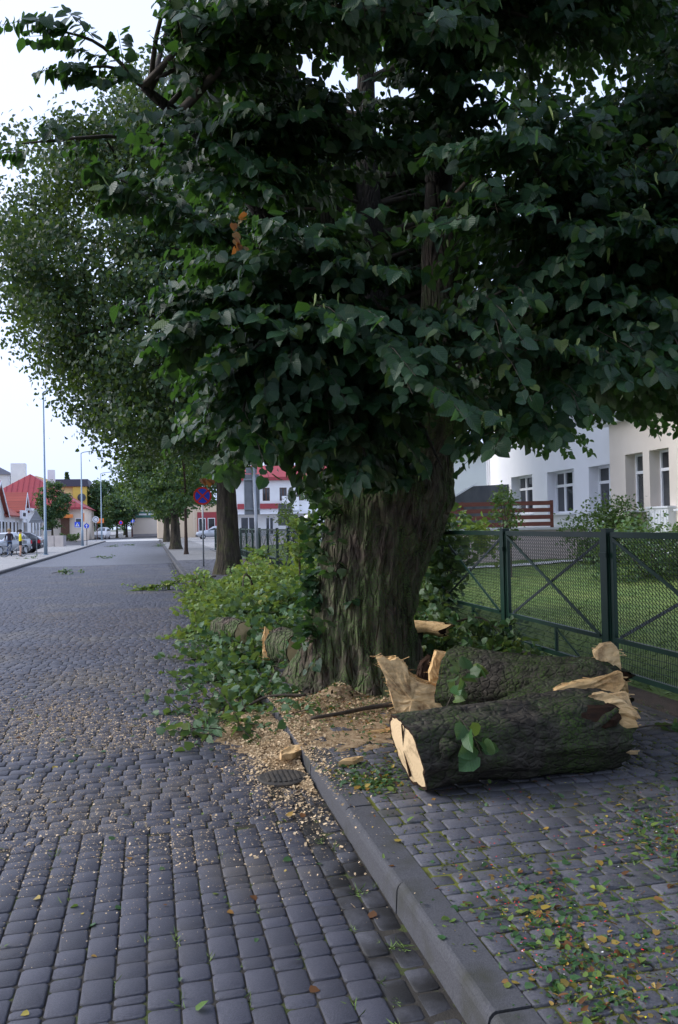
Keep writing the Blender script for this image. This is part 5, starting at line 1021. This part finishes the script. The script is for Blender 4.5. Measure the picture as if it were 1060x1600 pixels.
# ------------------------------------------------------------------ fallen branches
def pile(label, box, hmax, n, m, name='branch_pile', s=(.06, .1), up=.5, per=13):
    P = np.stack([rng.uniform(box[0], box[1], n), rng.uniform(box[2], box[3], n), np.zeros(n)], 1); h = hmax(P[:, 0], P[:, 1]); ok = h > .02; P = P[ok]; h = h[ok]; g = np.where(P[:, 0] > 1.0, .125, .005)
    P[:, 2] = g + h * rng.random(len(P)) ** .55; D = rng.normal(0, 1, (len(P), 3)) * np.array([1, 1, .45]) + np.array([0, 0, .12]); L = rng.uniform(.25, .6, len(P))
    M3, LPp = leaves_on(P, D, L, per, s[0], s[1], droop=.3, jit=.45, upb=up); lg = np.where(LPp[:, 0] > 1.0, .13, .012); LPp[:, 2] = np.maximum(LPp[:, 2], lg + .01 * rng.random(len(LPp)))
    t = thing(name, label, 'branches', (box[0] * .5 + box[1] * .5, box[2] * .5 + box[3] * .5, .1)); V, l, tt = twig_tubes(P, D, L, .005); link('twigs', np_mesh('twigs', V, l, tt, 'twig'), t)['kind'] = 'stuff'
    scatter_leaves('leaves', M3, LPp, m, t); return t
def hA(x, y):
    xl = .66 + .02 * (y - 9) + .22 * np.sin(y * 2.3) + .12 * np.sin(y * 5.1); up_ = np.clip((x - xl) / (.5 + 1.3 * np.clip(y - 9, 0, 5) / 5), 0, 1) ** .85; hy = np.interp(y, [7.6, 8.3, 9.5, 11, 13, 15.5, 18, 20, 21.5], [0, .07, .17, .34, .72, 1.0, 1.0, .5, 0])
    return up_ * hy * (.75 + .35 * np.sin(x * 3 + y * 1.3) * np.sin(y * 2.1 - x)) * np.where((x > 3.7) | ((y < 9.4) & (x > 1.25)), 0, 1)
pile('broad pile of cut leafy branches heaped on the kerb behind the trunk', (.2, 3.6, 7.7, 13), hA, 1100, 'leaf_fallen_dark')
pile('taller yellow green heap of cut branches around the grey sign pole', (.5, 3.8, 12.5, 21.3), hA, 1150, 'leaf_fallen', s=(.055, .1))
def hB(x, y): return np.maximum(.75 * np.exp(-((x - 3.35) / .62) ** 2 - ((y - 10.0) / 1.1) ** 2), .55 * np.exp(-((x - 2.98) / .3) ** 2 - ((y - 8.75) / .4) ** 2))
pile('dark pile of leafy cuttings between the trunk and the fence post', (2.5, 4.05, 7.9, 12.2), lambda x, y: np.where(((x - 2) ** 2 + (y - 8) ** 2 > .55), hB(x, y), 0), 300, 'leaf_fallen_dark', s=(.06, .1))
def hC(x, y): return .10 * np.exp(-((x - (.75 + .1 * (y - 8))) / .32) ** 2) * ((y > 6.6) & (y < 10))
pile('thin spill of leaves and sprigs along the kerb in front of the heap', (.1, 1.5, 6.6, 10), hC, 150, 'leaf_fallen_dark', s=(.05, .09), per=9, name='leaf_spill')
def branch(label, pts, r0, n, m='leaf_fallen', s=(.05, .09), name='fallen_branch', spread=.5, per=10, barkm='twig', L0=(.2, .5)):
    t = thing(name, label, 'branch', tuple(pts[0])); c = curve(pts, 16); MB().tube(c, np.linspace(r0, r0 * .25, 16), 7).build('stem', barkm, t, True)
    f = rng.uniform(.15, 1, n) * 14.99; i = f.astype(int); P = c[i] + (c[i + 1] - c[i]) * (f - i)[:, None]; d = c[-1] - c[0]; d /= np.linalg.norm(d); D = d * .7 + rng.normal(0, spread, (n, 3)) * np.array([1, 1, .5])
    L = rng.uniform(*L0, n); M3, LPp = leaves_on(P, D, L, per, s[0], s[1], droop=.3, jit=.4, upb=.7); LPp[:, 2] = np.maximum(LPp[:, 2], np.where(LPp[:, 0] > 1, .135, .015)); V, l, tt = twig_tubes(P, D, L, .004); link('twigs', np_mesh('twigs', V, l, tt, 'twig'), t)['kind'] = 'stuff'
    scatter_leaves('leaves', M3, LPp, m, t); return t
branch('long leafy branch reaching out across the road from the heap', [(1.7, 22.6, .35), (1.0, 22.8, .3), (.3, 23.0, .15), (-.35, 23.2, .06)], .03, 46)
branch('upright leafy branch sticking up at the road end of the heap', [(1.2, 16.0, .2), (.95, 16.4, .5), (.8, 16.9, .66)], .025, 20)
branch('bushy branch leaning against the second lime trunk', [(2.3, 19.5, .3), (2.5, 20.0, .75), (2.6, 20.6, 1.0)], .03, 40)
branch('tall pale branch rising beside the mossy edge of the big trunk', [(2.4, 13.4, .5), (2.35, 13.2, 1.2), (2.5, 13.1, 1.62)], .025, 34)
branch('bare curved branch arching out of the heap over the pavement', [(1.75, 14.6, .4), (1.7, 14.5, .75), (1.55, 14.2, .85), (1.45, 13.6, .6)], .03, 6)
branch('short leafy branch draped at the fence post behind the log', [(3.5, 9.3, .5), (3.8, 9.2, .55), (4.0, 9.0, .35)], .015, 14, 'leaf_fallen_dark')
branch('leafy sprig lying on the paving past the broken log end', [(3.35, 5.45, .14), (3.6, 5.5, .15), (3.9, 5.4, .15)], .008, 5, 'leaf_fallen_dark', (.07, .1), 'leaf_sprig', .25, 5, L0=(.1, .25))
branch('leafy sprig hanging down over the front of the big log', [(1.70, 4.50, .585), (1.76, 4.44, .50), (1.80, 4.425, .40), (1.83, 4.42, .32)], .004, 3, 'leaf_fallen_dark', (.085, .12), 'leaf_sprig', .2, 3, L0=(.05, .12))
branch('green leaves poking out between the wedge and the log', [(1.95, 5.4, .4), (2.05, 5.35, .62), (2.1, 5.3, .68)], .006, 5, 'leaf_fallen_dark', (.08, .11), 'leaf_sprig', .4, 3, L0=(.08, .15))
for x, y, lb in ((-2.9, 49, 'flat leafy twig lying in the middle of the empty road'), (-2.35, 84, 'dark leafy twig on the far stretch of road'), (-3.8, 80, 'small twig near the far pavement edge of the road'), (-3.2, 33, 'scrap of leaves on the road closer to the near stretch'), (-6.9, 49.5, 'clump of leaves at the foot of the triangular sign'), (.55, 75, 'leafy twig against the kerb opposite the third lime')):
    branch(lb, [(x - .5, y, .05), (x, y + .1, .1), (x + .5, y, .05)], .012, 9, 'leaf_fallen_dark', (.06, .1), 'leafy_twig', .6, 7)

# ------------------------------------------------------------------ sawdust, chips, litter, tufts
def hS(x, y):
    b = np.where(x < 1.003, .085 * np.exp(-np.abs(1.0 - x) / .12) * (.75 + .35 * np.sin(y * 4.2) * np.sin(y * 9.1 + 1)), .012) * np.clip((y - 5.0) / .9, 0, 1) * np.clip((7.5 - y) / .6, 0, 1) + .025 * np.exp(-((x - 1.45) / .3) ** 2 - ((y - 7.2) / .25) ** 2) + .13 * np.exp(-((x - 1.62) / .17) ** 2 - ((y - 7.25) / .13) ** 2) + .04 * np.exp(-((x - .8) / .3) ** 2 - ((y - 7.0) / .6) ** 2) + .012 * np.exp(-((x - 1.9) / .5) ** 2 - ((y - 7.0) / .2) ** 2)
    return b
gx, gy = np.meshgrid(np.linspace(.25, 2.6, 130), np.linspace(4.7, 8.0, 170)); hh = hS(gx, gy); rag = np.array([[noise.noise(Vector((a * 9, b * 9, 0))) * .5 + noise.noise(Vector((a * 27, b * 27, 4))) * .35 for a in gx[0]] for b in gy[:, 0]]); g0 = np.where(gx < 1.01, .0, .123)
top = hh; zz = g0 + top * (1 + .5 * rag) - .012 + .006 * rag
Vh = np.stack([gx, gy, zz], 2).reshape(-1, 3); q = np.arange(169)[:, None] * 130 + np.arange(129)[None]; st4 = np.stack([zz[:-1, :-1], zz[1:, :-1], zz[:-1, 1:], zz[1:, 1:]]); good = ((zz - g0)[:-1, :-1] > -.004) & (st4.max(0) - st4.min(0) < .035)
lp = np.stack([q, q + 1, q + 131, q + 130], 2)[good].reshape(-1); hp = link('sawdust_heap', np_mesh('sawdust_heap', Vh, lp, np.full(len(lp) // 4, 4), 'heap', smooth=True)); tag(hp, 'drift of pale sawdust heaped over the kerb beside the tree', 'sawdust', kind='stuff')
def ground_z(x, y): return np.where(x < .785, .003, np.where(x < 1.0, -.002, .124)) + np.where((x > .3) & (x < 2.6) & (y > 4.8) & (y < 7.9), np.maximum(hS(x, y) - .006, 0), 0)
def chips(n, fx, fy, s0, s1, name, label, mats='chip', t=CHIP, mi=None, tilt=.35, sel=None):
    x, y = fx(n), fy(n); ok = ~((x - 2) ** 2 + (y - 8) ** 2 < .42)
    if sel is not None: ok &= sel(x, y)
    x, y = x[ok], y[ok]; n = len(x); P = np.stack([x, y, ground_z(x, y) + .002 + .004 * rng.random(n)], 1); Mf = flat_frames(n, s0 + (s1 - s0) * rng.random(n) ** (2.6 if t is CHIP else 2), tilt); Mf[:, :, 0] *= rng.uniform(.35, 1, n)[:, None]; o = scatter(name, t, Mf, P, mats, None, None if mi is None else mi(n), luv=True, smooth=False); tag(o, label, name.replace('_', ' ')); return o
N_ = rng.normal; U_ = rng.uniform
def patchy(s, lo): return lambda x, y: np.array([noise.noise(Vector((a * s, b * s, 1.5))) for a, b in zip(x, y)]) + rng.normal(0, .25, len(x)) > lo
chips(15000, lambda n: N_(.9, .15, n), lambda n: np.minimum(N_(6.35, .8, n), 8.2), .006, .03, 'wood_chips', 'pale wood chips thick along the sawdust covered kerb')
chips(4500, lambda n: N_(1.6, .55, n), lambda n: N_(7.1, .4, n), .006, .034, 'wood_chips', 'wood chips scattered round the foot of the big trunk')
chips(9000, lambda n: N_(1.7, .5, n), lambda n: N_(6.9, .5, n), .005, .02, 'bark_crumbs', 'brown crumbs of bark and sawdust in front of the big trunk', 'dust')
chips(60000, lambda n: N_(-.5, 1.1, n), lambda n: N_(7.0, 1.6, n), .005, .019, 'sawdust_scatter', 'sawdust sprinkled over the road stones in front of the kerb', sel=lambda x, y: (x < .8) & (y > 4.2) & (x > -4) & patchy(.9, -.2)(x, y))
chips(12000, lambda n: N_(-.1, 1.0, n), lambda n: 3.4 + 2.6 * np.sqrt(U_(0, 1, n)), .004, .011, 'sawdust_flecks', 'fine pale flecks on the nearest road stones', sel=lambda x, y: (x < .9) & (x > -3))
chips(60000, lambda n: N_(-.9, 1.5, n), lambda n: U_(7.5, 18, n), .006, .02, 'sawdust_streaks', 'brown streaks of sawdust farther along the road', 'dust', sel=lambda x, y: (x < .7) & patchy(.5, .0)(x, y * 2.2))
def mixmi(p): return lambda n: rng.choice(len(p), n, p=p)
LM = ['leaf_fallen_dark', 'leaf_fallen', 'leaf_yellow', 'leaf_dry', 'red']
def litter(label, spots, s0=.007, s1=.044, p=(.64, .2, .1, .06, 0), name='leaf_litter'):
    spots = [(a, b, r, int(k * 1.8)) for a, b, r, k in spots]; X = np.concatenate([N_(a, r, k) for a, b, r, k in spots]); Y = np.concatenate([N_(b, r * 1.25, k) for a, b, r, k in spots])
    return chips(len(X), lambda n: X, lambda n: Y, s0, s1, name, label, LM, LEAF_S, mixmi(p), .45, sel=lambda x, y: (x > 1.03) & (x < 4.1))
litter('torn green and yellow leaves in a drift on the paving to the side of the big log', [(2.5, 3.65, .17, 330), (2.35, 3.5, .2, 240), (2.9, 3.9, .25, 160), (3.3, 4.5, .25, 120)])
litter('leaf fragments with red petals on the paving nearest the kerb corner', [(1.45, 3.0, .16, 260), (1.62, 3.25, .14, 150), (1.42, 2.55, .12, 260), (1.6, 2.75, .14, 130), (1.85, 2.9, .16, 110)], p=(.58, .23, .11, .08, 0))
litter('heap of torn leaves between the sawn log end and the kerb', [(1.3, 4.85, .09, 330), (1.2, 5.1, .1, 150), (1.45, 5.1, .12, 150)])
litter('loose leaf scraps strewn over the pavement between the logs and the fence', [(2.2, 3.6, .7, 330), (2.7, 5.8, .8, 260), (3.7, 6.5, .35, 420), (3.9, 8.5, .25, 300)], p=(.5, .22, .13, .15, 0))
litter('leaf mat under the big tree around the wood chips', [(1.3, 7.3, .3, 560), (1.7, 6.8, .4, 620), (2.2, 6.4, .5, 420), (.75, 7.4, .25, 0)], p=(.6, .15, .06, .19, 0))
n = 230; X, Y = U_(-2.5, .95, n), U_(2.6, 9, n); o = scatter('loose_leaves', LEAF_S, flat_frames(n, U_(.015, .05, n)), np.stack([X, Y, .006 + 0 * X], 1), LM, None, mixmi((.45, .25, .2, .1, 0))(n)); tag(o, 'few single leaves dropped on the road stones', 'leaves')
n = 900; X = np.concatenate([N_(1.9, .6, 400), N_(1.5, .16, 300), N_(2.45, .2, 200)]); Y = np.concatenate([U_(2.2, 5.2, 400), N_(2.95, .3, 300), N_(3.6, .2, 200)]); ok = X > 1.2; o = scatter('petal_bits', CHIP, flat_frames(ok.sum(), U_(.003, .011, ok.sum())), np.stack([X[ok], Y[ok], .126 + 0 * X[ok]], 1), ['red', 'leaf_yellow', 'white', 'shirt_y'], None, mixmi((.42, .45, .09, .04))(int(ok.sum())), luv=False); tag(o, 'tiny red yellow and white petal bits on the paving', 'petals')
# moss cushions and grass tufts growing out of the joints
n = 14000; X, Y = U_(1.22, 3.9, n), U_(2.0, 6.5, n); ok = np.array([noise.noise(Vector((a * 1.1, b * 1.1, 7))) for a, b in zip(X, Y)]) > -.05; X, Y = X[ok], Y[ok]; o = scatter('joint_moss', CHIP, flat_frames(len(X), U_(.006, .02, len(X)), .6), np.stack([X, Y, .115 + .006 * rng.random(len(X))], 1), 'moss', None, luv=False); tag(o, 'yellow green moss in the joints of the pavement', 'moss')
tx, ty = [], []
for k in range(46): tx.append(rng.choice([.79 - .119 * rng.integers(0, 22)])); ty.append(U_(2.5, 5.0))
tx += list(U_(.8, 1.0, 10)) + [.93, .9, .95, .98]; ty += list(U_(2.6, 4.6, 10)) + [3.72, 3.76, 2.6, 2.62]; tx += list(U_(1.25, 3.5, 14)); ty += list(U_(2.6, 5, 14))
tx, ty = np.repeat(tx, 14), np.repeat(ty, 14); n = len(tx); big = np.repeat(U_(.5, 1.3, n // 14), 14); P = np.stack([tx + N_(0, .008, n), ty + N_(0, .022, n), np.where(tx > 1, .112, -.008)], 1); D = np.stack([N_(0, .7, n), N_(0, .7, n), np.ones(n) * .8], 1)
o = scatter('grass_tufts', BLADE, frames(D, unit(n), U_(.02, .05, n) * big), P, 'blade', None, luv=False); tag(o, 'small grass tufts growing in the joints of the road stones', 'grass')
